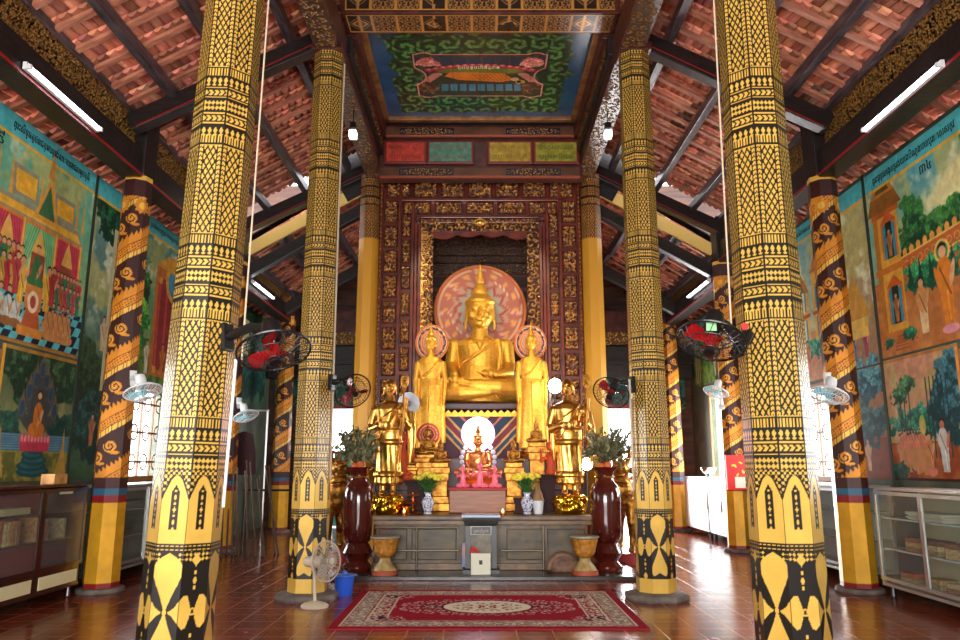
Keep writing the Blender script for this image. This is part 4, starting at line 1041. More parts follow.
# ================================================================== ALTAR
AY=9.8
t=thing('altar',(0,AY,0),'stone altar platform with ledges carrying the statues','altar')
MB().box(-1.33,1.38,AY,10.75,.05,.66,.01).build('body',STONE,t,world=True)
m=MB().box(-1.38,1.44,AY-.10,10.8,.66,.72,.012).box(-1.36,1.42,AY-.05,10.8,.60,.66,.008).box(-1.35,1.41,AY-.04,AY+.05,.05,.13,.008)
m.build('ledge',mat('worn_ledge',(124,92,54),.4,noise=(6,(78,54,32)),bump=(20,.2)),t,world=True)
for x0,x1 in ((-1.29,-.93),(-.87,-.3),(.34,.80),(.86,1.34)): MB().box(x0,x1,AY-.025,AY+.02,.17,.55,.012).build('front_panel',mat('panel_stone',(98,80,46),.45,noise=(4,(58,44,28),(1,1,3)),bump=(12,.2)),t,world=True)
m=MB().tube((-1.33,AY-.09,.29),(-.27,AY-.09,.29),.012).tube((.27,AY-.09,.29),(.8,AY-.09,.29),.012).tube((-.80,AY-.09,.06),(-.80,AY-.09,.57),.013).tube((.80,AY-.09,.06),(.80,AY-.09,.6),.013).tube((-1.33,AY-.09,.57),(-.27,AY-.09,.57),.01)
m.build('rail',mat('dull_metal_rail',(150,136,116),.35,.8),t,world=True)
t=thing('altar_step',(0,11.2,0),'raised maroon wooden step behind the stone altar under the small statues','altar')
MB().box(-1.45,1.55,10.82,11.75,0,1.0,.01).build('lower_step',mat('maroon_altar_wood',(86,40,30),.4,noise=(5,(52,24,20))),t,world=True); MB().box(-1.40,1.5,11.2,11.75,1.0,1.45,.01).build('upper_step',mat('maroon_altar_wood'),t,world=True)
tag(MB().box(-1.78,1.98,9.22,AY+.9,0,.05,.008).build('floor_slab',mat('dark_slab',(74,66,62),.25,noise=(5,(52,46,44)),bump=(18,.1))),'dark polished stone slab on the floor under the altar and planters','slab',kind='thing')
# pedestal of the big Buddha
t=thing('buddha_pedestal',(0.02,12.2,0),'patterned maroon pedestal with diamond bands under the big golden Buddha','pedestal')
m=MB().box(-1.0,1.04,11.9,12.75,1.2,2.1,.02).box(-.98,1.02,11.86,12.8,2.22,2.34,.03); m.build('pedestal_body',mat('maroon_altar_wood'),t,world=True)
c=Cv(2.0,.95,.012); d=np.abs(c.U-1.0)+np.abs(np.mod(c.V,.95)-.95)*.95
c.I[:]=np.array([70,34,40])/255
for k,(w_,cc) in enumerate(((.90,(206,150,70)),(.86,(40,60,80)),(.78,(214,160,80)),(.74,(120,40,44)),(.62,(210,160,90)),(.58,(34,50,66)),(.40,(206,110,90)),(.36,(70,40,50)),(.2,(214,170,90)))): c.put((d<w_).astype(float),cc)
for s_ in (-1,1): c.rect(1+s_*.62-.02,0,1+s_*.62+.02,.95,(190,150,100)); c.rect(1+s_*.70-.06,0,1+s_*.70+.06,.95,(84,50,70)); c.rect(1+s_*.9-.1,.28,1+s_*.9+.1,.36,(226,150,60)); c.rect(1+s_*.9-.1,.36,1+s_*.9+.1,.95,(104,44,40)); c.rect(1+s_*.9-.1,.05,1+s_*.9+.1,.2,(170,20,40))
c.obj('embroidered_front',(-.98,11.885,1.22),(1,0,0),(0,0,1),PAINT,t,dn=(0,-1,0))
m=MB()
for k in range(-9,10): m.prism([(-.05,.0),(.05,0),(.055,.05),(0,.1),(-.055,.05)],.03,Matrix.Translation((.02+k*.105,11.86,2.11)))
m.build('lotus_petal_row',GOLDY,t,world=True)

# ================================================================== FIGURES
def face(m, c, s, front=-1, crown=True, ears=True, flame=True, detail=1):
    """head of height s (chin to hairline) centred at c, looking to -y"""
    x,y,z=c
    m.ell((x,y,z),(s*.37,s*.40,s*.52),u=20,v=14)
    m.ell((x,y-s*.06,z-s*.2),(s*.30,s*.31,s*.30))
    m.ell((x,y-s*.24,z-s*.36),(s*.13,s*.12,s*.10))           # chin
    m.path([(x,y-s*.36,z+s*.12),(x,y-s*.44,z-s*.1)],[s*.035,s*.075],8); m.ell((x,y-s*.41,z-s*.1),(s*.08,s*.06,s*.045))
    for q in (-1,1):
        m.ell((x+q*s*.15,y-s*.335,z+s*.06),(s*.085,s*.05,s*.035),(0,q*6,0)); m.path([(x+q*s*.04,y-s*.38,z+s*.14),(x+q*s*.15,y-s*.37,z+s*.175),(x+q*s*.26,y-s*.29,z+s*.12)],s*.022,6)
        m.ell((x+q*s*.2,y-s*.24,z-s*.12),(s*.12,s*.12,s*.12))
        if ears: m.ell((x+q*s*.38,y,z-s*.06),(s*.05,s*.1,s*.22)); m.ell((x+q*s*.40,y-.02*s,z-s*.34),(s*.045,s*.06,s*.16))
    m.ell((x,y-s*.365,z-s*.215),(s*.12,s*.05,s*.022)); m.ell((x,y-s*.355,z-s*.265),(s*.09,s*.05,s*.028))
    if crown: # tight curls cap, band, bun and flame
        m.ell((x,y+s*.04,z+s*.22),(s*.41,s*.43,s*.36)); m.lathe([(s*.40,0),(s*.43,s*.03),(s*.43,s*.10),(s*.39,s*.13)],24,(x,y+s*.01,z+s*.24))
        m.ell((x,y+s*.05,z+s*.58),(s*.24,s*.24,s*.2))
        if flame: m.lathe([(s*.2,0),(s*.17,s*.1),(s*.1,s*.2),(s*.13,s*.27),(s*.09,s*.4),(s*.05,s*.62),(s*.01,s*.82)],14,(x,y+s*.05,z+s*.66))
    else: m.ell((x,y+s*.05,z+s*.12),(s*.375,s*.41,s*.42))
def hand(m, wrist, d, pn, s=1., curl=.25, thumb=1):
    """wrist point, direction d of the fingers, pn palm normal (palm side)"""
    w=Vector(wrist); d=Vector(d).normalized(); pn=Vector(pn).normalized(); a=d.cross(pn).normalized()
    L=.09*s; r=.0095*s
    m.limb([w,w+d*L*.5,w+d*L],[.024*s,.034*s,.034*s],flat=.62)
    for k,(o,l) in enumerate(((-.03,.075),(-.01,.085),(.011,.08),(.03,.062))):
        b=w+d*L*.85+a*o*s; p1=b+(d+pn*curl*.4).normalized()*l*.45*s; p2=p1+(d+pn*curl*1.2).normalized()*l*.32*s; p3=p2+(d+pn*curl*2).normalized()*l*.26*s
        m.limb([b,p1,p2,p3],[r*1.1,r,r*.92,r*.75],8)
    b=w+d*L*.3+a*(-.028*s*thumb); m.limb([b,b+(d*.6-a*thumb+pn*.4).normalized()*.035*s,b+(d*.9-a*thumb*.7+pn*.6).normalized()*.06*s],[r*1.4,r*1.15,r*.85],8)

def seated_mesh(vox, S=1.):
    """seated Buddha, earth-touching; origin between the knees at the seat; ~2.3 m high with flame"""
    m=MB()
    m.lathe([(.50,.34,.0),(.46,.34,.2),(.39,.26,.42),(.36,.225,.60),(.39,.24,.80),(.43,.235,.95),(.40,.2,1.03),(.22,.15,1.10),(.14,.13,1.15),(.13,.125,1.24)],28,(0,.05,0))
    for q in (-1,1):
        m.limb([(q*.26,.0,.2),(q*.62,-.22,.2),(q*.84,-.36,.17)],[.23,.2,.165])
        m.limb([(q*.84,-.36,.17),(q*.3,-.56,.17+.04*q),(-q*.12,-.56,.19+.05*q)],[.165,.13,.095])
        m.limb([(-q*.1,-.56,.2+.06*q),(-q*.28,-.54,.24+.06*q),(-q*.42,-.52,.24+.06*q)],[.08,.075,.05],flat=.7)
    # screen-left arm down over the knee, screen-right arm folded to the lap
    m.ell((-.43,.05,.96),(.13,.13,.13)); m.ell((.43,.05,.96),(.13,.13,.13))
    m.limb([(-.44,.05,.95),(-.47,.03,.62),(-.46,-.22,.48)],[.13,.115,.09]); m.limb([(-.46,-.22,.48),(-.40,-.52,.40)],[.085,.06])
    hand(m,(-.40,-.53,.42),(.02,-.28,-1),(0,.9,-.2),2.1,.12,1)
    m.limb([(.44,.05,.95),(.48,.03,.62),(.47,-.2,.48)],[.13,.115,.09]); m.limb([(.47,-.2,.48),(.26,-.48,.42)],[.088,.06])
    hand(m,(.26,-.47,.43),(-1,-.12,0),(0,-.1,1),2.0,.2,-1)
    # robe edge over the shoulder and necklace
    m.path([(.30,-.1,1.06),(.1,-.19,.9),(-.1,-.20,.76),(-.34,-.15,.62)],.018,8)
    m.path([(.3,-.12,1.06),(.34,-.2,.8),(.3,-.24,.5),(.24,-.34,.42)],[.035,.04,.04,.03],8,flat=.5)
    m.path([(.2*math.cos(a),-.03+.2*math.sin(a),1.075+.035*math.sin(a)) for a in np.linspace(0,2*math.pi,25)[:-1]],.014,6,closed=True)
    for k in range(5): m.prism([(-.05+k*.008,.02),(.05-k*.008,.02),(0,-.10+k*.02)],.03,Matrix.Translation((0,-.2,.97-.0*k)))
    face(m,(0,.0,1.52),.60)
    m.path([(0,.02,1.08),(0,.0,1.28)],[.15,.13],12)
    if S!=1: 
        for v in m.b.verts: v.co*=S
    return fused(m,vox,2)
BUD=seated_mesh(.0115)
SMALLBUD=seated_mesh(.02)
def halo(parent,c,r,kind,yoff=0):
    cv=Cv(2*r,2*r,max(r/60,.006)); x=cv.U-r; y=cv.V-r; rr=np.hypot(x,y)/r; th=np.arctan2(y,x)
    def band(a,b,c_): cv.put(((rr>=a)&(rr<b)).astype(float),c_)
    if kind=='big':
        cv.fill((196,96,54)); band(0,.92,(184,104,84)); band(.90,.925,(226,180,140)); band(.66,.675,(230,200,170))
        m=(rr<.62+.05*np.cos(th*16)); cv.put(m.astype(float),(190,146,124)); m=(rr<.55+.05*np.cos(th*12)); cv.put(m.astype(float),(176,80,66)); m=(rr<.47+.05*np.cos(th*12)); cv.put(m.astype(float),(168,158,140)); band(0,.3,(170,136,114))
        cv.put((np.abs(np.mod(th,np.pi/16)-np.pi/32)<.006).astype(float)*(rr>.67)*(rr<.9),(228,170,150)); 
        cv.put(((np.abs(rr-.78)<.05)&(np.cos(th*16)>.55)).astype(float),(226,160,90))
    else:
        cv.fill((206,104,52)); band(0,.9,(232,206,150)); band(0,.86,(34,48,84)); m=rr<.76+.03*np.cos(th*12); cv.put(m.astype(float),(206,112,60)); band(0,.5,(196,140,110)); cv.put(((np.sin(rr*50)>.4)&(rr<.7)).astype(float),(226,170,120))
    if kind=='red':
        cv.fill((206,70,50)); band(.75,.82,(240,190,120)); band(0,.55,(120,40,36)); band(.5,.56,(240,170,90))
    # disc mesh in polar form
    n=72; k=24; P=np.zeros((k,n,3)); I=np.zeros((k,n,3))
    for i in range(k):
        for j in range(n):
            q=i/(k-1)*r; a=2*math.pi*j/n; P[i,j]=(c[0]+q*math.cos(a),c[1],c[2]+q*math.sin(a))
            u=int((q*math.cos(a)*.995+r)/cv.px); v=int((q*math.sin(a)*.995+r)/cv.px); I[i,j]=cv.I[min(v,cv.nv-1),min(u,cv.nu-1)]
    o=grid_obj('halo',P,I,np.zeros((k,n)),PAINT,parent,False,wrap=True)
    mb=MB().path([(c[0]+r*math.cos(a),c[1]+.01,c[2]+r*math.sin(a)) for a in np.linspace(0,2*math.pi,65)[:-1]],r*.02+.004,8,closed=True)
    mb.build('halo_rim',mat('halo_rim',(206,120,66),.4,.3),o,True)
# the big seated Buddha
t=thing('buddha_statue',(0.0,12.3,2.36),'large golden seated Buddha in front of a wide round pink halo','statue')
b=link('body',BUD,GOLDY,t)
halo(t,(0,.3,1.64),.79,'big')
halo_obj=None
# two tall standing Buddhas
def standing_mesh():
    m=MB()
    m.lathe([(.21,.14,.03),(.235,.15,.05),(.215,.135,.3),(.20,.13,.6),(.19,.125,.85),(.185,.12,1.0),(.17,.105,1.1),(.205,.115,1.25),(.22,.11,1.35),(.17,.09,1.42),(.07,.07,1.46),(.06,.06,1.54)],28,fold=lambda a,z,i:.02*math.sin(a*10)*(z<.9))
    for q in (-1,1):
        m.limb([(q*.215,0,1.33),(q*.25,-.01,1.08),(q*.235,-.04,.84)],[.055,.045,.035]); hand(m,(q*.235,-.05,.84),(0,-.05,-1),(-q,0,0),.95,.1,-q)
        m.path([(q*.20,0,1.1),(q*.20,.01,.7),(q*.22,.02,.12)],[.04,.06,.06],10,flat=1.)   # robe falling from the arm
        m.ell((q*.08,-.1,.02),(.045,.11,.03))
    m.path([(.15,-.09,1.38),(0,-.125,1.2),(-.16,-.1,1.12)],.012,8); m.path([(0,-.13,1.05),(0,-.14,.1)],.012,6)
    face(m,(0,0,1.66),.235); return fused(m,.0085,2)
SB=standing_mesh()
def standing(X,label):
    t=thing('buddha_statue',(X,11.42,1.56),label,'statue','standing golden Buddhas with halos'); link('body',SB,GOLDY,t)
    halo(t,(0,.22,1.70),.285,'small'); t.scale=(.90,.95,1.0)
    MB().lathe([(.32,0),(.33,.03),(.27,.07),(.3,.1),(.3,.11)],24,(0,0,-.11)).build('lotus_base',OLDGOLD,t,True); return t
standing(at(430,400,11.4)[0],'slender golden standing Buddha with small halo, beside the loudspeaker horn')
standing(at(532,400,11.4)[0],'slender golden standing Buddha with small halo, nearest the dazzling lamp')
# monk statues with staff
def monk_mesh():
    m=MB(); fold=lambda a,z,i:(.05*math.sin(a*9+z*6) if z<.62 else .012*math.sin(a*7+z*20))
    m.lathe([(.165,.13,.14),(.185,.14,.16),(.165,.125,.30),(.16,.12,.45),(.165,.12,.60),(.17,.12,.70),(.175,.12,.80),(.165,.11,.90),(.18,.115,1.02),(.2,.115,1.13),(.17,.095,1.2),(.07,.07,1.24),(.055,.055,1.32)],48,fold=fold)
    m.lathe([(.195,.145,.24),(.2,.15,.26),(.19,.14,.3)],36,fold=lambda a,z,i:.05*math.sin(a*8)); m.lathe([(.18,.13,.66),(.19,.138,.69),(.18,.13,.72)],30)
    m.lathe([(.19,.13,.86),(.2,.135,.88),(.19,.13,.9)],30)
    for q in (-1,1):
        m.limb([(q*.07,.0,.2),(q*.07,-.01,.04)],[.05,.04]); m.ell((q*.075,-.05,.025),(.04,.09,.03)); 
    # right arm (screen left) bent with the alms bowl, left arm (screen right) gripping the staff
    m.limb([(-.2,0,1.12),(-.25,.0,.92),(-.24,-.04,.86)],[.062,.052,.048]); m.limb([(-.24,-.04,.86),(-.12,-.2,.90),(-.06,-.22,.92)],[.048,.036,.03]); hand(m,(-.07,-.21,.92),(1,-.1,.05),(0,0,1),.8,.5,1)
    m.limb([(.2,0,1.12),(.26,-.01,.94),(.25,-.06,.90)],[.062,.052,.048]); m.limb([(.25,-.06,.90),(.17,-.19,1.03)],[.046,.032]); hand(m,(.17,-.19,1.03),(-.3,-.3,1),(-.6,.4,0),.8,1.2,-1)
    # falling sleeve and diagonal robe folds
    m.path([(.27,.0,1.1),(.30,-.02,.85),(.30,-.02,.62),(.28,-.02,.42)],[.05,.06,.05,.02],10,flat=.6)
    m.path([(-.22,-.03,.86),(-.21,-.03,.6),(-.2,-.02,.44)],[.035,.035,.012],10,flat=.7)
    for k in range(7): m.path([(.15-.01*k,-.09,1.19-.02*k),(.03-.01*k,-.13-.0*k,1.08-.03*k),(-.12,-.12,.98-.035*k),(-.19,-.05,.95-.04*k)],.009,6)
    face(m,(0,-.01,1.43),.215,crown=False); return fused(m,.0075,1)
MONK=monk_mesh()
def monk(X,label,blabel):
    z0=.72; t=thing('monk_statue',(X,10.05,z0),label,'statue','golden standing monk statues'); 
    rb=MB(); rr=random.Random(3)
    rb.lathe([(.21,.19,0),(.22,.2,.1),(.2,.18,.2),(.18,.15,.24)],20,fold=lambda a,z,i:.06*math.sin(a*5+i*2))
    for k in range(26): a=rr.uniform(0,6.28); rb.ell((.17*math.cos(a),.17*math.sin(a),rr.uniform(.03,.2)),(rr.uniform(.04,.08),)*3,u=8,v=6)
    link('rock_base',fused(rb,.014,1),mat('bright_gold_rock',(255,200,60),.22,1.,bump=(9,.3)),t)
    b=link('body',MONK,GOLD,t); b.location=(0,0,.24)
    st=MB().path([(.10,-.24,.28),(.155,-.245,.95),(.215,-.25,1.62)],[.012,.011,.011],8)
    st.ell((.218,-.25,1.66),(.03,.02,.05)); 
    for k in range(3): st.path([(.22+(.045)*math.cos(a),-.25,1.70+.05*k*.6+.055*math.sin(a)) for a in np.linspace(0,2*math.pi,17)[:-1]],.008,6,closed=True)
    for k in range(6): st.ell((.2+.03*(-1)**k,-.26,1.2+.07*k),(.022,.018,.03))
    st.path([(.19,-.25,1.0),(.235,-.25,1.5)],[.018,.034],10); st.build('staff',OLDGOLD,t,True)
    bl=MB().lathe([(.02,-.06),(.07,-.05),(.095,0),(.085,.05),(.07,.06),(.06,.05)],24,(-.02,-.25,1.13)); bl.build('alms_bowl',GOLD,t,True); return t
m1=monk(at(389,450,10.05)[0],'golden monk statue with staff standing beside the loudspeaker horn and flowering vase','')
m2=copy_tree(m1,(at(569,450,10.05)[0],10.05,.72),'golden monk statue with staff standing beside the white pot, dazzling lamp above it')

# central small Buddha with glowing halo on its box
t=thing('altar_box',(at(478,500,10.2)[0],10.5,.72),'plain brown wooden box under the small Buddha with glowing halo','box')
xa,xb=at(449,500,10.15)[0],at(506,500,10.15)[0]
MB().box(xa,xb,10.15,10.8,.725,1.02,.01).build('box_body',mat('orange_brown_wood',(168,96,46),.4,noise=(3,(130,68,30),(1,1,8))),t,world=True)
MB().box(xa-.02,xb+.02,10.13,10.81,1.02,1.05,.006).build('box_top',mat('red_cloth',(186,54,50),.6),t,world=True)
t=thing('buddha_statue',(at(478,480,10.6)[0],10.62,1.14),'small golden seated Buddha with a dazzling white glowing halo','statue')
b=link('body',SMALLBUD,mat('rosy_gold',(232,150,90),.3,.9),t); b.scale=(.34,.34,.33); b.location=(0,0,.05)
MB().lathe([(.27,.2,-.08),(.29,.22,-.05),(.24,.18,-.01),(.28,.21,.03),(.29,.22,.06),(.24,.18,.08)],32,fold=lambda a,z,i:.05*abs(math.sin(a*10)),c=(0,-.05,0)).build('lotus_base',mat('orange_gold',(236,130,50),.35,.6),t,True)
# ornamental back frame (white shell edge) and LED disc
m=MB()
for k in range(15):
    a=-.5+k*(math.pi+1)/14; m.ell((.235*math.cos(a),.12,.30+.24*math.sin(a)),(.035,.02,.035),u=10,v=8)
m.build('shell_edge',mat('white_shell',(236,226,232),.4),t,True)
r=.212; zc=at(478,434,10.75)[1]-1.14
MB().lathe([(r*.3,-.01),(r,-.01),(r,.012),(r*.2,.012)],48,M=Matrix.Translation((0,.05,zc))@Matrix.Rotation(math.pi/2,4,'X')).build('glowing_halo',mat('led_halo',(255,255,255),.5,emit=((238,232,255),16)),t,True)
MB().path([((r+.015)*math.cos(a),.05,zc+(r+.015)*math.sin(a)) for a in np.linspace(0,2*math.pi,49)[:-1]],.012,8,closed=True).build('led_ring',mat('violet_led',(200,120,255),.5,emit=((214,150,255),6)),t,True)

# simple small worshipper figures, coloured for the pink lamp glow on them
def small_figure_mesh(vox=.006,kneel=True):
    m=MB()
    m.lathe([(.075,.07,0),(.07,.06,.08),(.055,.045,.16),(.07,.045,.24),(.05,.04,.28),(.022,.022,.31),(.02,.02,.34)],20)
    for q in (-1,1): m.limb([(q*.05,-.02,.05),(q*.11,-.07,.04),(q*.04,-.12,.03)],[.045,.04,.03]); m.limb([(q*.07,0,.26),(q*.13,-.02,.22),(q*.125,-.05,.31)],[.022,.018,.014]); m.ell((q*.123,-.055,.34),(.012,.01,.022))
    face(m,(0,0,.385),.115,crown=False); m.ell((0,.01,.455),(.025,.025,.02)); return fused(m,vox,1)
FIG=small_figure_mesh()
PINK=mat('pink_glaze',(244,120,140),.35,emit=((255,60,110),.12))  # faint emission puts the pink light on the figures into the material
figs=[(463,487,10.25,.42,'pink'),(480,490,10.22,.50,'pink'),(495,487,10.25,.42,'pink'),(470,494,10.2,.3,'gold')]
f0=None
for i,(px,py,Y,s,k) in enumerate(figs[:3]):
    x=at(px,py,Y)[0]; lab=['small pink glazed figurine nearest the left-side flower vase, at the seated Buddha feet','small pale pink figurine in the middle, directly below the glowing halo','small pink glazed figurine nearest the black stand, at the seated Buddha feet'][i]
    if f0 is None:
        f0=thing('figurine',(x,Y,1.052),'small pink glazed figurine nearest the red-haloed Buddha, at the seated Buddha feet','figurine','pink figurines on the altar box'); link('body',FIG,PINK,f0); f0.scale=(.62,)*3
        MB().lathe([(.12,0),(.11,.02)],16,(0,0,-.005)).build('base',RED,f0)
    else: copy_tree(f0,(x,Y,1.052),lab,scale=.62 if i!=1 else .72)
# gold seated Buddhas on tall pedestals around
def small_seated(X,Y,z,s,label,pedh,halo_=False,mt=OLDGOLD,pw=.8):
    t=thing('buddha_statue',(X,Y,z),label,'statue','small golden seated figures on stepped pedestals')
    b=link('body',SMALLBUD,mt,t); b.scale=(s,s,s); b.location=(0,0,pedh)
    w_=s*pw; m=MB()
    for k,(a,h0,h1) in enumerate(((1.25,0,.16),(1.05,.16,.3),(.85,.3,.62),(1.0,.62,.78),(1.15,.78,.9),(.95,.9,1.))): m.box(-w_*a,w_*a,-w_*a*.75,w_*a*.75,h0*pedh,h1*pedh,.008)
    m.build('stepped_pedestal',mt,t)
    if halo_: halo(t,(0,.12,pedh+s*1.45),.165,'red')
    return t
small_seated(at(427,480,10.95)[0],10.95,1.0,.20,'small golden seated Buddha with a red ringed halo behind the flower vase',.50,True)
small_seated(at(441,480,10.85)[0],10.6,.725,.155,'small golden seated figure between the red-haloed Buddha and the glowing halo',.66)
small_seated(at(513,480,10.85)[0],10.6,.725,.155,'small golden seated figure between the glowing halo and the black stand with flowers',.66)
small_seated(at(536,440,11.2)[0],11.1,1.0,.16,'small golden seated Buddha high on a gilt pedestal behind the white pot',.68)
small_seated(at(545,440,11.3)[0]+.28,11.0,1.0,.13,'small golden figure on a pedestal just behind the monk statue under the bright lamp',.60,mt=GOLD)
small_seated(at(413,440,11.3)[0],10.9,1.0,.13,'small dark gold figure behind the monk statue and flower vase',.35)
# orange robed figure
t=thing('buddha_statue',(at(404,465,10.9)[0],10.85,1.0),'small figure in bright orange robe behind the monk statue near the loudspeaker','statue')
b=link('body',FIG,mat('orange_robe',(226,84,30),.6),t); b.scale=(1.15,1.15,1.5); b.location=(0,0,.12); MB().box(-.16,.16,-.14,.14,0,.12,.01).build('base',REDWOOD,t)
t=thing('buddha_statue',(at(551,465,10.9)[0],10.85,1.0),'small figure in orange robe between the white pot and the monk statue','statue')
b=link('body',FIG,mat('orange_robe'),t); b.scale=(1.15,1.15,1.3); b.location=(0,0,.12); MB().box(-.16,.16,-.14,.14,0,.12,.01).build('base',REDWOOD,t)
# dark lacquer pedestals and tiered incense stands on the altar
def stand(X,Y,z,w_,h,label):
    t=thing('offering_stand',(X,Y,z),label,'stand','dark offering stands'); s=w_/2
    MB().box(-s,s,-s*.8,s*.8,h-.03,h,.005).box(-s*.9,s*.9,-s*.7,s*.7,h-.07,h-.03,.005).build('top',mat('black_lacquer',(52,22,18),.5,spec=.15),t)
    MB().box(-s*.75,s*.75,-s*.6,s*.6,.03,h-.07).box(-s,s,-s*.8,s*.8,0,.03,.005).build('base',mat('black_lacquer'),t)
stand(at(415,500,10.2)[0],10.35,.725,.30,.42,'dark lacquered stand between the monk statue and blue-white vase')
stand(at(520,505,10.05)[0],10.12,.725,.17,.20,'black box stand beside the blue-white vase next to the white pot')
stand(at(548,490,10.3)[0],10.4,.725,.26,.50,'dark round-topped stand behind the white pot beside the monk statue')
# spiral candle holders / bowls
def bowl(X,Y,z,r,h,mt,label,cat='bowl',name='offering_bowl'):
    o=MB().lathe([(r*.5,0),(r*.55,h*.08),(r*.3,h*.2),(r*.8,h*.5),(r,h*.85),(r*1.05,h),(r*.92,h*.97),(r*.7,h*.6),(r*.1,h*.45)],24).build(name,mt,None,True); o.location=(X,Y,z)
    tag(o,label,cat,kind='thing'); return o
bowl(at(408,510,9.95)[0],9.95,.722,.07,.10,OLDGOLD,'small gilt offering bowl on the altar beside the rock base and blue-white vase')
t=thing('offering_tray',(at(413,500,10.1)[0],10.1,.722),'tiered copper offering tray between monk statue and blue-white vase','tray')
m=MB()
for k,(r_,z_) in enumerate(((.13,.0),(.03,.05),(.12,.12),(.03,.17),(.09,.22))): m.lathe([(r_*.9,z_),(r_,z_+.015),(r_*.8,z_+.03)],20)
m.tube((0,0,0),(0,0,.27),.012); m.build('tray_stack',mat('copper',(206,116,66),.3,.9),t,True)
MB().box(-.0,.001,0,.001,0,.001) 
# candle burning at the ledge
t=thing('oil_lamp',(at(503,521,9.76)[0],9.82,.722),'tiny burning oil lamp with orange glow on the altar ledge beside the donation box','lamp')
MB().lathe([(.03,0),(.035,.02),(.03,.03)],16).build('lamp_bowl',mat('copper'),t,True); MB().lathe([(.006,.028),(.012,.045),(.002,.075)],10).build('flame',mat('flame',(255,160,60),.5,emit=((255,150,60),30)),t,True)
t=thing('oil_lamp',(at(404,515,9.85)[0]+.0,9.86,.722),'tiny glowing oil lamp in front of the gilt bowl near the rock base','lamp')
MB().lathe([(.03,0),(.035,.02),(.03,.03)],16).build('lamp_bowl',mat('copper'),t,True); MB().lathe([(.006,.028),(.012,.045),(.002,.075)],10).build('flame',mat('flame'),t,True)

# flower vases
def flower_vase(X,Y,label,seed):
    z=.722; t=thing('flower_vase',(X,Y,z),label,'vase','blue and white vases of yellow flowers')
    prof=[(.05,0),(.058,.01),(.045,.03),(.075,.10),(.085,.15),(.07,.19),(.04,.225),(.038,.25),(.055,.275)]
    n=40; P=[];I=[]
    for i in range(60):
        q=i/59*(len(prof)-1); k=min(int(q),len(prof)-2); f_=q-k; r_=prof[k][0]*(1-f_)+prof[k+1][0]*f_; zz=prof[k][1]*(1-f_)+prof[k+1][1]*f_
        P.append([(r_*math.cos(2*math.pi*j/n),r_*math.sin(2*math.pi*j/n),zz) for j in range(n)])
        I.append([zz+0j for j in range(n)])
    P=np.array(P); U=np.tile(np.arange(n)/n*.5,(60,1)); s=scroll(U,P[...,2],.05,seed,9)
    g=((s>.45)|(np.abs(P[...,2]-.2)<.004)|(np.abs(P[...,2]-.035)<.004))[...,None]; I=np.where(g,np.array([40,64,140]),np.array([232,234,240]))/255
    grid_obj('porcelain_body',P,I,np.zeros((60,n)),pmat('porcelain',.12,coat=.5),t,False,wrap=True,smooth=True)
    rr=random.Random(seed); st=MB(); 
    heads=[(rr.uniform(-.17,.17),rr.uniform(-.12,.12)) for _ in range(26)]
    tops=[(x,y,.50-abs(x)*.25+rr.uniform(-.03,.02)) for x,y in heads]
    for x,y,zt in tops: st.path([(0,0,.2),(x*.35,y*.35,.33),(x*.9,y*.9,zt-.03)],.005,5)
    st.build('stems',mat('flower_stem_green',(52,110,40),.6),t)
    lf=MB()
    for k in range(90):
        a=rr.uniform(0,6.28); q=rr.uniform(.02,.13); zz=rr.uniform(.28,.45); d=Vector((math.cos(a),math.sin(a),rr.uniform(.2,1))).normalized(); s_=d.cross(Vector((0,0,1))).normalized()*.014; b=Vector((math.cos(a)*q,math.sin(a)*q,zz)); 
        vs=[lf.b.verts.new(p) for p in (b,b+d*.035+s_,b+d*.08,b+d*.035-s_)]; lf.b.faces.new(vs)
    tag(lf.build('leaves',mat('flower_stem_green'),t),kind='stuff')
    first=None
    for x,y,zt in tops:
        if first is None:
            fm=MB(); 
            for ring,(nn,R_,tilt) in enumerate(((14,.052,.2),(12,.042,.6),(8,.03,1.2))):
                for k in range(nn):
                    a=2*math.pi*k/nn+ring*.3; d=Vector((math.cos(a),math.sin(a),tilt)).normalized(); s_=d.cross(Vector((0,0,1))).normalized()*.012
                    vs=[fm.b.verts.new(p) for p in ((0,0,0),d*R_*.6+s_,d*R_,d*R_*.6-s_)]; fm.b.faces.new(vs)
            fm.ell((0,0,.008),(.03,.03,.024),u=10,v=8); first=fm.mesh('flower')
        o=link('flower',first,mat('yellow_petals',(255,238,84),.6),t); o.location=(x,y,zt); o.rotation_euler=(rr.uniform(-.5,.7),rr.uniform(-.5,.5),rr.uniform(0,6))
flower_vase(at(428,505,10.0)[0],9.98,'blue-white vase of yellow chrysanthemums nearer the loudspeaker horn',5)
flower_vase(at(527,505,10.0)[0],9.96,'blue-white vase of yellow chrysanthemums right beside the plain white pot',9)
t=thing('plant_pot',(at(538,505,10.05)[0],10.0,.722),'plain white pot holding a pink and green folded cone offering','pot')
MB().lathe([(.055,0),(.06,.01),(.075,.15),(.08,.17),(.07,.165),(.06,.12)],28).build('pot',WHITE,t,True)
m=MB().lathe([(.07,.15),(.075,.18),(.05,.26),(.02,.34),(.003,.38)],20,fold=lambda a,z,i:.08*math.sin(a*8)); m.build('folded_cone',mat('pink_leaf_cone',(196,90,90),.6,noise=(40,(110,140,60))),t)

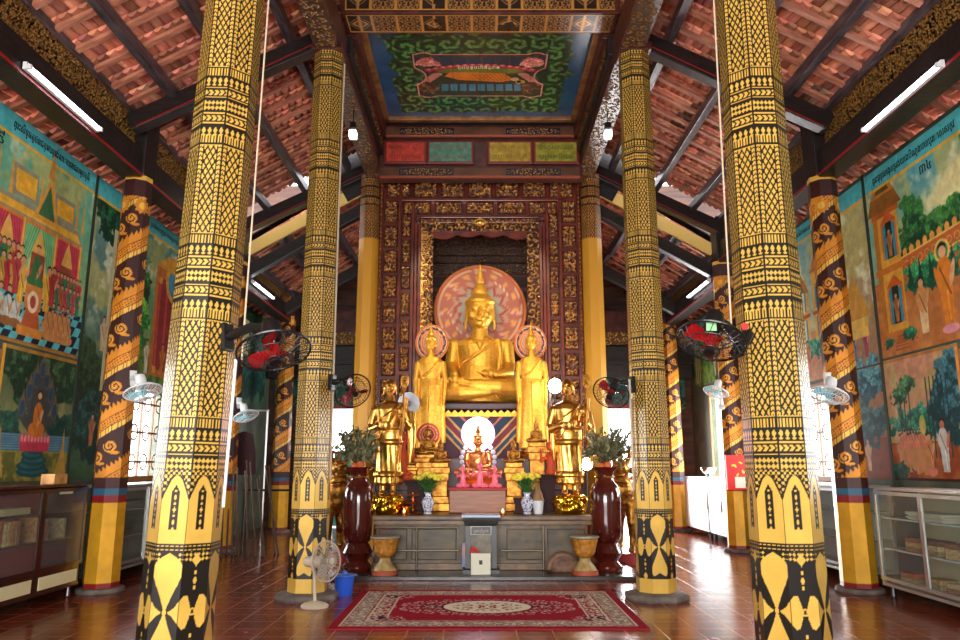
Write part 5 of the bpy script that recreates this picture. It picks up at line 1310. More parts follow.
# loudspeaker horn
def horn(X,Y,z,rz,label):
    t=thing('loudspeaker',(X,Y,z),label,'loudspeaker')
    M=Matrix.Rotation(math.pi/2,4,'X')@Matrix.Identity(4)
    MB().lathe([(.03,-.16),(.05,-.12),(.06,-.03),(.10,.05),(.155,.10),(.165,.11),(.155,.105),(.09,.055),(.05,.0),(.0455,-.02)],36,M=M).build('horn',WHITE,t,True)
    MB().ell((0,-.02,0),(.045,.05,.045)).build('centre_cone',mat('grey_plastic',(120,120,120),.4),t,True); MB().tube((0,.03,0),(0,.03,-.3),.012).build('bracket',BLACK,t)
    t.rotation_euler=(0,0,rz)
x,z=at(408,404,11.3); horn(x,11.25,z,.25,'white horn loudspeaker mounted beside the tall gate, next to the monk statue head')

# bright bare lamps beside the statue
def lampbulb(px,py,Y,label,r=.05,e=60,down=None):
    x,z=at(px,py,Y); t=thing('flood_lamp',(x,Y,z),label,'lamp')
    MB().ell((0,0,0),(r,r,r*1.1)).build('bulb',mat('lamp_glow%d'%e,(255,255,250),.5,emit=((255,252,240),e)),t,True)
    MB().lathe([(r*.9,-.01),(r*1.25,.02),(r*.7,.06),(r*.3,.12)],20,M=Matrix.Rotation(-math.pi/2,4,'X')).build('lamp_housing',BLACK,t,True)
    return t
t=lampbulb(555,386,11.0,'dazzling white flood lamp above the monk statue head',.10,70); MB().tube((0,.08,0),(0,.08,-1.62),.012).tube((0,.08,-1.62),(0,.08,-1.63),.08).build('pole',BLACK,t)
t=lampbulb(587,464,10.3,'dazzling white lamp low between the monk statue and the oxblood vase',.075,70); MB().tube((0,.06,0),(0,.06,-.6),.01).build('pole',BLACK,t)
for sd,lb in ((-1,'small hanging white lamp by the whitewashed board near the red writing panel'),(1,'small hanging white lamp by the whitewashed board near the yellow-green writing panel')):
    x,z=at(353 if sd<0 else 608,134,9.4); t=thing('flood_lamp',(x,9.4,z),lb,'lamp')
    MB().box(-.05,.05,-.06,.06,-.06,.04,.012).build('lamp_face',mat('soft_lamp',(250,250,245),.5,emit=((250,250,240),2.5)),t); MB().box(-.04,.04,-.04,.04,.07,.16,.01).tube((0,0,.03),(0,0,.42),.008).build('fitting',BLACK,t)

# ================================================================== GUARDIAN LIONS
def lion_mesh():
    m=MB()
    for q in (-1,1):
        m.limb([(q*.13,-.16,.70),(q*.14,-.20,.42),(q*.135,-.17,.20),(q*.135,-.2,.06)],[.10,.075,.055,.05]); m.ell((q*.135,-.25,.04),(.06,.09,.045))
        m.limb([(q*.13,.32,.62),(q*.15,.24,.40),(q*.14,.40,.22),(q*.14,.34,.06)],[.13,.10,.055,.05]); m.ell((q*.14,.30,.04),(.06,.09,.045))
        for k in range(4): m.ell((q*.135+(k-1.5)*.028,-.33,.03),(.016,.03,.02),u=8,v=6)
    m.limb([(0,.32,.64),(0,.1,.66),(0,-.12,.76),(0,-.18,.90)],[.16,.15,.19,.17]); m.limb([(0,-.16,.88),(0,-.16,1.05),(0,-.2,1.14)],[.16,.13,.12])
    # head with gaping jaw
    m.ell((0,-.22,1.22),(.14,.16,.13)); m.ell((0,-.36,1.25),(.10,.10,.05)); m.ell((0,-.35,1.13),(.085,.10,.035)); m.ell((0,-.44,1.28),(.05,.035,.035))
    for q in (-1,1):
        m.ell((q*.07,-.33,1.31),(.035,.035,.035)); m.path([(q*.05,-.30,1.34),(q*.10,-.27,1.38),(q*.13,-.22,1.37)],.018,8)
        m.path([(q*.09,-.16,1.3),(q*.13,-.12,1.42),(q*.12,-.10,1.52),(q*.07,-.12,1.60)],[.04,.035,.025,.008],10)
        m.path([(q*.05,-.44,1.22),(q*.05,-.44,1.17)],[.014,.004],6); m.path([(q*.14,-.2,1.2),(q*.2,-.12,1.24),(q*.23,-.06,1.32)],[.04,.03,.006],8)
        for k in range(5): m.path([(q*.12,-.1+.02*k,1.18-.09*k),(q*.19,-.05,1.16-.1*k),(q*.19,.0,1.10-.1*k)],[.035,.03,.008],8)
        for k in range(3): m.path([(q*.1,.1+.1*k,.74),(q*.17,.12+.1*k,.68),(q*.15,.16+.1*k,.58)],[.03,.03,.008],8)
    m.path([(0,-.2,1.33),(0,-.14,1.45),(0,-.1,1.5)],[.04,.03,.008],8)
    for k in range(7): m.path([(0,-.02+.06*k,1.12-.07*k),(0,.04+.06*k,1.16-.075*k),(0,.08+.06*k,1.2-.08*k)],[.04,.03,.006],8)
    m.path([(0,.42,.7),(0,.56,.8),(0,.56,.98),(0,.46,1.1)],[.05,.06,.06,.01],10)
    m.path([(.11*math.cos(a),-.22+.11*math.sin(a),1.0-.04*math.sin(a)) for a in np.linspace(0,2*math.pi,21)[:-1]],.022,8,closed=True)
    return fused(m,.011,1)
LION=lion_mesh()
def lion(px,Y,rz,label):
    x=at(px,500,Y)[0]; t=thing('guardian_lion',(x,Y,0),label,'statue','golden guardian lions',rz)
    MB().box(-.26,.26,-.42,.52,.0,.16,.012).build('red_plinth',mat('red_plinth',(176,36,34),.4),t)
    b=link('body',LION,OLDGOLD,t); b.location=(0,0,.16); b.scale=(.93,)*3; return t
l1=lion(336,11.1,.35,'golden horned guardian lion statue on a red plinth near the turquoise door')
l2=copy_tree(l1,(at(624,500,10.95)[0],10.95,0),'golden horned guardian lion statue on a red plinth against the bright open doorway',rz=-.35)

# ================================================================== BIG LACQUER VASES
def big_vase(px,Y,label,seed,tilt):
    x=at(px,520,Y)[0]; t=thing('floor_vase',(x,Y,.05),label,'vase','oxblood lacquered floor vases with greenery')
    s=.98; prof=[(.22,0),(.235,.02),(.235,.06),(.17,.12),(.20,.17),(.245,.23),(.20,.31),(.17,.345),(.205,.38),(.225,.46),(.235,.62),(.24,.85),(.235,.98),(.20,1.07),(.145,1.12),(.13,1.18),(.145,1.24),(.20,1.28),(.21,1.30),(.18,1.295),(.12,1.2)]
    MB().lathe([(a*.8,b*s) for a,b in prof],40).build('vase_body',VASE,t,True)
    MB().path([(.118*math.cos(a),.118*math.sin(a),1.15) for a in np.linspace(0,2*math.pi,33)[:-1]],.012,8,closed=True).build('gilt_band',OLDGOLD,t,True)
    rr=random.Random(seed); st=MB(); lf=MB()
    for k in range(64):
        a=rr.uniform(0,6.28); q=rr.uniform(.06,.32); zt=rr.uniform(1.38,1.84)-q*.3; e=Vector((q*math.cos(a)+tilt,q*math.sin(a)*.7,zt)); mid=Vector((e.x*.4,e.y*.4,1.45))
        st.path([(0,0,1.2),mid,e],.005,5)
        for j in range(22):
            f_=rr.uniform(.2,1.); b=mid.lerp(e,f_); d=Vector((rr.uniform(-1,1),rr.uniform(-1,1),rr.uniform(-.5,1))).normalized(); s_=d.cross(Vector((.3,.2,1))).normalized()*rr.uniform(.014,.024); L=rr.uniform(.06,.11)
            vs=[lf.b.verts.new(p) for p in (b,b+d*L*.4+s_,b+d*L,b+d*L*.4-s_)]; lf.b.faces.new(vs)
    st.build('stems',mat('brown_stem',(84,66,40),.7),t); tag(lf.build('leaves',mat('olive_leaf',(96,108,66),.6,noise=(9,(176,170,130)))  ,t),kind='stuff')
    MB().ell((.03,-.1,1.30),(.05,.04,.05)).ell((-.05,-.1,1.29),(.04,.04,.04)).build('orange_blossom',mat('orange_blossom',(226,110,60),.6),t,True)
big_vase(358,9.72,'tall oxblood lacquered floor vase with dusty greenery, nearer the blue bucket',4,-.05)
big_vase(606,9.72,'tall oxblood lacquered floor vase with dusty greenery beside the domed stone basket',8,.05)
# ================================================================== FLOOR THINGS
# carpet
def carpet():
    W,H=2.68,1.9; x0,y0=-1.27,6.55; t=thing('carpet',(x0+W/2,y0+H/2,0),'crimson carpet with cream floral border and oval medallion on the tiled floor','carpet')
    c=Cv(W,H,.0085); RD=(150,18,36); CR=(206,190,164); DK=(60,30,40)
    c.fill(RD); u=np.minimum(c.U,W-c.U); v=np.minimum(c.V,H-c.V); e=np.minimum(u,v)
    def bd(a,b,cc,m=1.): c.put(((e>=a)&(e<b)).astype(float)*m,cc)
    s=scroll(c.U,c.V,.13,5,9)
    bd(.07,.09,CR); bd(.10,.25,(160,134,118)); bd(.10,.25,CR,(s>.42).astype(float)); bd(.10,.25,(110,30,44),((s>.30)&(s<.42)).astype(float)); bd(.265,.285,CR); bd(.30,.315,(170,120,110))
    # side panels
    for q in (u,): c.put(((q>.26)&(q<.42)&(v>.26)).astype(float)*(scroll(c.U,c.V,.1,9,9)>.35),CR); c.put(((q>.43)&(q<.445)&(v>.42)).astype(float),CR)
    # corner scrolls
    cc_=np.hypot(u-.3,v-.3); c.put(((cc_<.32)&(s>.5)&(e>.3)).astype(float),(196,160,150)); c.put(((cc_<.22)&(s<.3)&(e>.3)).astype(float),DK)
    x=(c.U-W/2); y=(c.V-H/2); r=np.hypot(x/.36,y/.36); 
    r2=np.hypot(x/.90,y/.42); s2=scroll(np.abs(x),np.abs(y),.12,11,10)
    c.put(((r2<1)&(s2>.50)&(np.hypot(x/.8,y/.5)>.4)).astype(float),(200,160,150)); c.put(((np.hypot((np.abs(x)-.52)/.15,y/.16)<1)&(s2>.2)).astype(float),(84,34,50)); c.put(((np.hypot((np.abs(x)-.52)/.15,y/.16)<1)&(s2>.55)).astype(float),(200,170,160))
    c.put((np.hypot(x/.44,y/.33)<1).astype(float),DK); c.put((np.hypot(x/.42,y/.31)<1).astype(float),(222,206,176)); c.put(((np.hypot(x/.34,y/.23)<1)&(s2>.42)).astype(float),(160,110,100)); c.put(((np.hypot(x/.2,y/.13)<1)&(s2>.35)).astype(float),(150,50,60))
    c.D[:]=.004*vnoise(c.U,c.V,.02,3)
    c.obj('pile',(x0,y0,.014),(1,0,0),(0,1,0),pmat('carpet_pile',.95,bump=(200,.4),spec=.1),t,dn=(0,0,1))
    MB().box(x0-.01,x0+W+.01,y0-.01,y0+H+.01,.0,.0135,.004).build('backing',mat('crimson_edge',(140,16,34),.9),t,world=True)
carpet()
# donation box
X=at(481,560,9.5)[0]
t=thing('donation_box',(X,9.62,.05),'dark grey flared donation box with notice plates in front of the altar','box')
m=MB(); m.lathe([(.26,.2,0),(.26,.2,.03),(.23,.18,.06),(.225,.17,.10),(.225,.17,.58),(.25,.19,.63),(.29,.23,.67),(.29,.23,.685)],4,M=Matrix.Identity(4)) if 0 else None
def sqlathe(m,prof):
    rings=[[m.b.verts.new((sx*rx,sy*ry,z)) for sx,sy in ((-1,-1),(1,-1),(1,1),(-1,1))] for rx,ry,z in prof]
    for A,B in zip(rings,rings[1:]):
        for k in range(4): m.b.faces.new((A[k],A[(k+1)%4],B[(k+1)%4],B[k]))
    m.b.faces.new(rings[0][::-1]); m.b.faces.new(rings[-1]); return m
m=sqlathe(MB(),[(.225,.17,0),(.225,.17,.04),(.195,.15,.06),(.19,.145,.56),(.205,.155,.58),(.22,.17,.63),(.225,.175,.66)])
m.build('box_body',mat('grey_green_box',(58,62,58),.4,noise=(5,(40,40,38))),t)
sqlathe(MB(),[(.235,.185,.66),(.24,.19,.67),(.24,.19,.69),(.22,.17,.70)]).build('lid',mat('pale_blue_lid',(170,184,204),.15,coat=.4),t)
MB().box(-.125,.125,-.16,-.148,.10,.47,.004).build('front_panel',mat('tarnished_panel',(126,112,78),.4,noise=(10,(70,60,44))),t)
MB().box(-.13,.13,-.166,-.15,.455,.56,.004).build('nameplate',mat('plate_frame',(150,150,140),.4,.5),t)
MB().box(-.12,.12,-.168,-.16,.463,.552,.002).build('nameplate_face',mat('dark_plate',(36,36,40),.4),t)
lettering('ប្រអប់បរិច្ចាគ',.05,Vector((X,9.451,.55+.0)),(1,0,0),(0,0,1),mat('plate_ink',(190,180,160),.5),t,width=.18)
lettering('សូមអរគុណ',.04,Vector((X,9.451,.505+.04)),(1,0,0),(0,0,1),mat('plate_ink'),t,width=.0) if 0 else None
MB().box(-.235,-.19,-.17,-.152,.08,.36,.003).build('side_strip',mat('blue_orange_strip',(70,110,160),.4,noise=(7,(190,110,50),(1,1,1))),t)
xw0,xw1=at(471,560,9.35)[0],at(490.5,560,9.35)[0]
t=thing('carton',((xw0+xw1)/2,9.38,.05),'small white carton with a black label leaning on the donation box front','carton')
MB().box(xw0,xw1,9.34,9.45,.052,.30,.004).build('carton_body',mat('white_card',(226,222,200),.6),t,world=True)
MB().box((xw0+xw1)/2-.02,(xw0+xw1)/2+.02,9.336,9.341,.17,.22).build('label',mat('black_label',(24,30,26),.5),t,world=True)
m=MB(); m.path([(xw0+.0,9.43,.29),(xw0+.02,9.42,.36),(xw0+.09,9.41,.30),(xw0+.1,9.42,.31)],[.03,.035,.03,.02],8,flat=.4); tag(m.build('red_cloth',mat('red_cloth'),None,True),'crumpled red cloth tucked behind the white carton','cloth',kind='thing')
# planters
def planter(px,label,proto=None):
    x=at(px,560,9.40)[0]
    if proto: return copy_tree(proto,(x,9.42,.05),label,rz=.6)
    t=thing('stone_planter',(x,9.42,.05),label,'planter','ochre goblet planters before the altar')
    MB().lathe([(.16,0),(.16,.045),(.15,.05)],32).build('foot_ring',mat('terracotta_foot',(180,84,54),.6),t,True)
    MB().lathe([(.145,.05),(.13,.08),(.075,.15),(.065,.18),(.075,.20)],32).build('stem',mat('cream_stem',(196,170,110),.5,noise=(12,(150,120,70))),t,True)
    MB().lathe([(.075,.195),(.11,.22),(.135,.27),(.13,.285),(.15,.35),(.165,.42),(.12,.42),(.10,.3)],48,fold=lambda a,z,i:.025*math.sin(a*12)*(z>.27)*(z<.4)).build('bowl',mat('ochre_carving',(206,140,46),.5,noise=(24,(150,92,26)),bump=(30,.6)),t,True)
    MB().lathe([(.165,.42),(.185,.43),(.185,.445),(.16,.45),(.13,.44)],48).build('rim',mat('grey_rim',(150,150,130),.4),t,True)
    MB().lathe([(.14,.425),(.01,.43)],24).build('sand',mat('ash_sand',(120,60,50),.9),t)
    return t
p1=planter(385,'ochre goblet planter with grey rim standing toward the blue bucket')
planter(585,'ochre goblet planter with grey rim standing beside the domed stone basket',p1)
# incense sticks in the planters
for px,lb in ((385,'thin incense sticks in the planter toward the blue bucket'),(585,'thin incense sticks in the planter beside the domed basket')):
    x=at(px,560,9.40)[0]; rr=random.Random(px); m=MB()
    for k in range(7): a=rr.uniform(-.09,.09); b=rr.uniform(-.06,.06); m.tube((a,b,0),(a*1.2,b,rr.uniform(.1,.2)),.002,n=5)
    o=m.build('incense_sticks',mat('incense',(150,60,40),.8)); o.location=(x,9.42,.49); tag(o,lb,'incense',kind='stuff')
# domed basket / stone with dark mouth
x=at(563,562,9.6)[0]
m=MB(); m.path([(.17*math.cos(a),-.02,.03+.17*math.sin(a)) for a in np.linspace(-.05,math.pi+.05,15)],[.045]*15,10); m.lathe([(.19,.14,0),(.20,.15,.06),(.16,.13,.14),(.09,.09,.19),(.02,.02,.2)],24,(0,.06,0)); m.ell((.2,0,.04),(.08,.06,.05))
m.ell((.0,-.06,.025),(.07,.04,.03))
o=link('stone_basket',fused(m,.012,1),mat('brown_stone_basket',(150,112,88),.6,noise=(9,(96,66,50)),bump=(20,.3))); o.location=(x,9.62,.05); tag(o,'domed brown stone basket with a dark mouth on the slab','basket',kind='thing')
# blue bucket
x=at(343,598,0+8.15)[0]
t=thing('bucket',(x,8.2,0),'bright blue plastic bucket with lid on the floor beside the fan','bucket')
MB().lathe([(.08,0),(.085,.01),(.105,.19),(.12,.2),(.12,.205),(.1,.205)],32).build('bucket_body',mat('blue_plastic',(44,92,206),.3),t,True)
MB().lathe([(.125,.205),(.12,.215),(.03,.225),(.025,.245),(.01,.25)],32).build('lid',mat('blue_lid',(70,122,220),.3),t,True)
# ================================================================== FANS
def ringpts(r,n=40): return [(r*math.cos(2*math.pi*k/n),r*math.sin(2*math.pi*k/n),0) for k in range(n)]
def fan_head(parent,r,cage,blade,motor,nb=3):
    """axis +z is the blowing side"""
    m=MB()
    m.path(ringpts(r),.008,6,closed=True)
    for s_ in (1,-1):
        for rr_,z in ((r*.72,.045),(r*.3,.075)): m.path([(a,b,s_*z) for a,b,_ in ringpts(rr_)],.003,5,closed=True)
        for k in range(28):
            a=2*math.pi*k/28; m.path([(q*math.cos(a+.4*(1-q/r)),q*math.sin(a+.4*(1-q/r)),s_*z) for q,z in ((r*.15,.078),(r*.5,.066),(r*.85,.03),(r,0))],.0022,4,cap=False)
    m.lathe([(r*.17,.07),(r*.16,.085),(r*.02,.088)],20); m.build('cage',cage,parent)
    b=MB()
    for k in range(nb):
        a=2*math.pi*k/nb; n=7; rows=[]
        for i in range(n):
            q=r*(.15+.7*i/(n-1)); wd=.55*math.sin(.5+2.1*i/(n-1)); rows.append([b.b.verts.new((q*math.cos(a+t_*wd),q*math.sin(a+t_*wd),.022*t_*2+.0)) for t_ in (-.6,-.2,.2,.6)])
        for A,B in zip(rows,rows[1:]):
            for j in range(3): b.b.faces.new((A[j],A[j+1],B[j+1],B[j]))
    b.lathe([(r*.17,-.03),(r*.17,.03),(r*.1,.045)],20); b.build('blades',blade,parent,True)
    MB().lathe([(r*.18,-.07),(r*.28,-.09),(r*.30,-.15),(r*.26,-.20),(r*.1,-.22)],24).build('motor',motor,parent,True)
REDP=mat('translucent_red_blade',(150,16,20),.2,coat=.4); CYANP=mat('pale_blue_blade',(130,196,206),.25)
def wall_fan(loc,normal,base,r,cage,blade,motor,label,group):
    t=thing('wall_fan',base,label,'fan',group)
    h=bpy.data.objects.new('fan_head',None); COL.objects.link(h); h.parent=t; h.location=Vector(loc)-Vector(base)
    h.rotation_euler=Vector(normal).to_track_quat('Z','Y').to_euler()
    fan_head(h,r,cage,blade,motor)
    nz=Vector(normal).normalized(); back=Vector(loc)-nz*.17-Vector(base)
    d=back.length; m=MB().limb([(0,0,0),back*.55+Vector((0,0,.03)),back],[.035,.028,.03],10); m.build('bracket_arm',motor,t,True)
    dirx=back.normalized(); M=dirx.to_track_quat('Z','Y').to_matrix().to_4x4()
    MB().box(-.045,.045,-.09,.09,-.02,.03,.012,M).build('mount_plate',motor,t)
    return t
def fan(px,py,Y,n,base,r,c,b,mo,label,group): x,z=at(px,py,Y); return wall_fan((x,Y,z),n,base,r,c,b,mo,label,group)
DK=BLACK
fan(274,351,4.35,(.25,-.36,-.9),(-1.585,4.55,2.13),.215,DK,REDP,DK,'large black red-bladed wall fan on the nearest column, dark aisle side','black wall fans with red blades')
tfan=fan(711,341,4.35,(-.3,-.38,-.88),(1.615,4.5,2.08),.20,DK,REDP,DK,'large black red-bladed wall fan carrying a pale green tag','black wall fans with red blades')
fan(353,391,7.75,(.45,-.75,-.5),(-1.60,7.95,2.22),.19,DK,REDP,DK,'black wall fan with red blades beside the yellow column and monk statue','black wall fans with red blades')
fan(611,393,7.75,(-.4,-.7,-.6),(1.64,7.95,2.2),.19,DK,REDP,DK,'black wall fan with red blades in front of the bright doorway and oxblood vase','black wall fans with red blades')
fan(143,392,8.15,(.35,-.22,-.9),(-3.97,8.40,2.32),.2,WHITE,CYANP,WHITE,'white wall fan with pale blue blades on the dragon column by the bookcase','white wall fans with pale blue blades')
fan(829,395,8.15,(-.35,-.22,-.9),(3.97,8.40,2.30),.2,WHITE,CYANP,WHITE,'white wall fan with pale blue blades beside the tower mural','white wall fans with pale blue blades')
fan(246,416,11.9,(.35,-.22,-.9),(-3.96,12.15,2.35),.2,WHITE,CYANP,WHITE,'white wall fan with pale blades deep in the aisle above the leaning poles','white wall fans with pale blue blades')
fan(716,392,11.9,(-.35,-.22,-.9),(3.96,12.15,2.3),.2,WHITE,CYANP,WHITE,'white wall fan with pale blades above the white cabinets near the red box','white wall fans with pale blue blades')
MB().box(-.03,.03,-.002,.002,-.025,.025,.001,Matrix.Translation((-.27,-.27,.06)) ).build('green_tag',mat('pale_green_tag',(150,214,150),.6),tfan)
MB().lathe([(.022,0),(.022,.004)],20,M=Matrix.Translation((.0,-.06,.10))@Matrix.Rotation(math.pi/2,4,'X')).build('red_badge',mat('red_badge',(206,40,40),.5),tfan)
# pedestal fan
x=at(316,600,7.6)[0]
t=thing('pedestal_fan',(x,7.55,0),'small beige pedestal fan on the floor at the foot of the patterned column','fan')
BEIGE=mat('beige_plastic',(206,190,164),.4)
MB().lathe([(.13,.11,0),(.135,.115,.02),(.11,.09,.04),(.03,.03,.06)],32).build('base',BEIGE,t,True); MB().tube((0,0,.05),(-.02,0,.36),.016).build('pole',BEIGE,t)
MB().limb([(-.09,0.03,.42),(.0,.0,.42)],[.05,.055],14).build('motor_housing',BEIGE,t,True)
h=bpy.data.objects.new('fan_head',None); COL.objects.link(h); h.parent=t; h.location=(.10,-.02,.43); h.rotation_euler=Vector((.8,-.55,.1)).to_track_quat('Z','Y').to_euler()
fan_head(h,.19,mat('beige_wire',(190,176,156),.4),mat('smoke_blade',(150,140,130),.2,),BEIGE)

# ================================================================== CABINETS
def cabinet(side,y0,y1,z0,z1,name,label,fm,kind,doors=2,shelves=2,inner=None,depth=.5,group=None):
    """front plane faces the nave at X=4.12..., runs along Y"""
    xf=side*4.22; xb=side*(4.22+depth); t=thing(name,(side*4.45,(y0+y1)/2,0),label,'cabinet',group)
    a,b=sorted((xf,xb)); w_=.035
    MB().box(a,b,y0,y1,z1-.03,z1,.004).build('top_board',fm,t,world=True); MB().box(a,b,y0,y1,z0,z0+.03,.004).build('bottom_board',fm,t,world=True)
    MB().box(a,b,y0,y0+.025,z0+.03,z1-.03).build('side_panel',fm if kind!='alu' else GLASS,t,world=True); MB().box(a,b,y1-.025,y1,z0+.03,z1-.03).build('side_panel',fm if kind!='alu' else GLASS,t,world=True)
    bb=sorted((xb,xb-side*.015)); MB().box(*bb,y0+.025,y1-.025,z0+.03,z1-.03).build('back_panel',inner or fm,t,world=True)
    fx=sorted((xf,xf+side*.03))
    if kind=='alu':
        for yy in (y0,y1-.03): 
            for xx in (xf,xb-side*.03): MB().box(*sorted((xx,xx+side*.03)),yy-.002,yy+.032,z0,z1).build('corner_post',fm,t,world=True)
    zb=z0+.06 if kind!='dark' else z0+.22
    for s_ in range(1,shelves+1):
        z=zb+(z1-zb)*s_/(shelves+1); MB().box(*sorted((xf+side*.04,xb-side*.02)),y0+.03,y1-.03,z-.008,z+.008).build('shelf',fm if kind!='alu' else mat('glass_shelf',(190,200,196),.2),t,world=True)
    dw=(y1-y0)/doors
    for k in range(doors):
        ya,yb=y0+k*dw+.004,y0+(k+1)*dw-.004; off=side*(-.012-(.012*(k%2) if kind=='alu' else 0)); X0,X1=sorted((xf+off,xf+off+side*.02))
        if kind=='white': 
            d=MB().box(X0,X1,ya,yb,z0+.04,z1-.04,.004).build('door',fm,t,world=True)
            MB().box(*sorted((xf+off-side*.02,xf+off)),ya+.03,ya+.045,(z0+z1)/2-.1,(z0+z1)/2+.1,.004).build('handle',STEEL,d,world=True); continue
        m=MB().box(X0,X1,ya,ya+w_,zb,z1-.04).box(X0,X1,yb-w_,yb,zb,z1-.04).box(X0,X1,ya+w_,yb-w_,zb,zb+w_).box(X0,X1,ya+w_,yb-w_,z1-.04-w_,z1-.04)
        d=m.build('door',fm,t,world=True)
        xm=(X0+X1)/2; MB().box(xm-.002,xm+.002,ya+w_,yb-w_,zb+w_,z1-.04-w_).build('pane',GLASS,d,world=True)
    if kind=='dark':
        n=doors; 
        for k in range(n): MB().box(*sorted((xf-side*.006,xf+side*.012)),y0+k*dw+.06,y0+(k+1)*dw-.06,z0+.05,z0+.17,.003).build('cream_inlay',mat('cream_panel',(222,208,160),.5),t,world=True)
        MB().box(*sorted((xf,xf+side*.02)),y0,y1,z0+.03,zb).build('plinth_board',fm,t,world=True)
    for yy in np.linspace(y0+.08,y1-.08,3): MB().tube((xf+side*.06,yy,0),(xf+side*.06,yy,z0+.01),.025).build('foot',BLACK,t,world=True) if 0 else None
    for yy in (y0+.08,y1-.08):
        for xx in (xf+side*.06,xb-side*.06):
            MB().lathe([(.026,0),(.03,.02),(.02,z0+.005)],14,(xx,yy,0)).build('leg',fm if kind=='dark' else BLACK,t,world=True)
    return t,zb
DARKM=mat('dark_mahogany',(60,24,20),.25,noise=(3,(38,14,13),(1,4,1)),coat=.4)
CREAM=mat('grey_metal_white',(226,230,228),.35)
tc1,zb1=cabinet(-1,4.95,8.16,.12,1.16,'bookcase','long dark mahogany glass-fronted bookcase beside the dragon column',DARKM,'dark',doors=4,shelves=2,inner=mat('maroon_lining',(150,50,40),.6))
tc2,zb2=cabinet(-1,8.72,11.5,.14,1.12,'glass_cabinet','aluminium framed glass cabinet in the dim aisle beneath the lattice window',ALU,'alu',doors=3,shelves=2,inner=mat('grey_lining',(150,150,140),.5))
tc3,zb3=cabinet(1,5.6,8.14,.12,1.12,'glass_cabinet','aluminium framed glass cabinet of books below the tower mural',ALU,'alu',doors=3,shelves=2,inner=mat('olive_lining',(196,180,140),.5))
tc4,zb4=cabinet(1,8.72,11.6,.14,1.12,'glass_cabinet','pale glass cabinet behind the nearest patterned column, topped with a silver bowl',ALU,'alu',doors=3,shelves=2,inner=CREAM)
cabinet(1,12.5,14.0,.14,1.12,'cupboard','brilliant white two-door cupboard nearest the red hanging box',WHITE,'white',doors=2,shelves=1)
cabinet(1,14.1,15.6,.14,1.12,'cupboard','brilliant white two-door cupboard further down, under the silver bowl',WHITE,'white',doors=2,shelves=1)
# books as individuals
BC=[(190,130,76),(206,160,100),(160,100,60),(222,190,130),(130,80,56),(230,214,176),(170,146,100),(190,96,60)]
bk={}
def book(i):
    if i not in bk:
        m=MB().box(-.1,.1,-.022,.022,0,.24,.004); me=m.mesh('book'); me.materials.append(mat('book_cover_%d'%i,BC[i],.6,noise=(30,tuple(int(v*.7) for v in BC[i])))); bk[i]=me
    return bk[i]
rr=random.Random(11)
def shelf_books(side,y0,y1,z,label,group,flat=False,n=200,depth=.15):
    y=y0; k=0
    while y<y1 and k<n:
        i=rr.randrange(8); o=bpy.data.objects.new('book',book(i)); COL.objects.link(o); s=rr.uniform(.85,1.1)
        if flat:
            o.rotation_euler=(math.pi/2,0,0); hgt=0
            o.scale=(.9,1,1)
            o.location=(side*(4.22+depth),y+.24,z+.024+.046*(k%3)); 
            if k%3==2: y+=.30+rr.uniform(0,.12)
        else:
            o.scale=(.9,rr.uniform(.8,1.2),s*.9); o.location=(side*(4.22+depth+rr.uniform(0,.03)),y,z+.001); y+=.054+ (rr.uniform(.05,.3) if rr.random()<.08 else 0)
        k+=1; tag(o,label,'book',group,'thing')
zm=lambda z0,z1,zb,s:zb+(z1-zb)*s/3+.009
shelf_books(-1,6.9,8.0,zm(0,1.16,zb1,1),'brown book standing in the row on the middle shelf of the mahogany bookcase','books in the mahogany bookcase',n=19)
shelf_books(-1,7.2,8.0,zb1+.001-.19+.19 if 0 else .151,'book','x',n=0)
shelf_books(1,5.75,8.0,zm(0,1.12,zb3,1),'worn book stacked on the lower shelf of the cabinet below the tower mural','stacked books on the lower shelf',True,n=18)
shelf_books(1,5.75,8.0,.152,'worn book stacked on the bottom of the cabinet below the tower mural','stacked books on the cabinet bottom',True,n=18)
def papers(side,y,z,l,h,label,c=(206,196,170)):
    m=MB()
    for k in range(5): m.box(-.12+rr.uniform(-.02,.02),.12,-l/2+rr.uniform(-.03,.03),l/2,h*k/5,h*(k+.9)/5,.003)
    o=m.build('paper_stack',mat('paper_%d'%c[0],c,.8)); o.location=(side*4.42,y,z); tag(o,label,'papers',kind='thing')
z2=zm(0,1.12,zb3,2); papers(1,7.4,z2,.6,.08,'low pale paper stack in the cabinet below the tower mural, toward the column'); papers(1,6.5,z2,.5,.12,'thicker pale paper stack in the cabinet below the tower mural, nearer the camera')
z2=zm(0,1.12,zb2,2); papers(-1,9.6,z2,.7,.1,'grey paper bundle on the upper shelf of the dim aisle glass cabinet',(150,146,130)); papers(-1,10.4,zm(0,1.12,zb2,1),.8,.14,'grey paper bundle on the lower shelf of the dim aisle glass cabinet',(150,146,130))
papers(-1,7.1,zm(0,1.16,zb1,2),.4,.06,'flat papers on the upper shelf of the mahogany bookcase',(190,170,120))
MB_=MB().box(-.07,.07,-.12,.12,0,.10,.006); o=MB_.build('wooden_box',mat('gilt_small_box',(206,150,80),.5,noise=(9,(150,96,44)))); o.location=(-4.36,7.75,1.161); tag(o,'small golden brown box on top of the mahogany bookcase','box',kind='thing')
o=MB().box(-.004,.004,-.12,.12,0,.028).build('paper_label',mat('white_card')); o.location=(-4.247,7.80,1.06); tag(o,'small white paper label stuck on the mahogany bookcase glass','label',kind='thing')
bowl(4.42,14.6,1.121,.14,.18,STEEL,'round silver bowl on top of the white cupboards by the open window')
bowl(4.42,8.98,1.121,.15,.20,STEEL,'large silver bowl on the pale glass cabinet behind the nearest column')
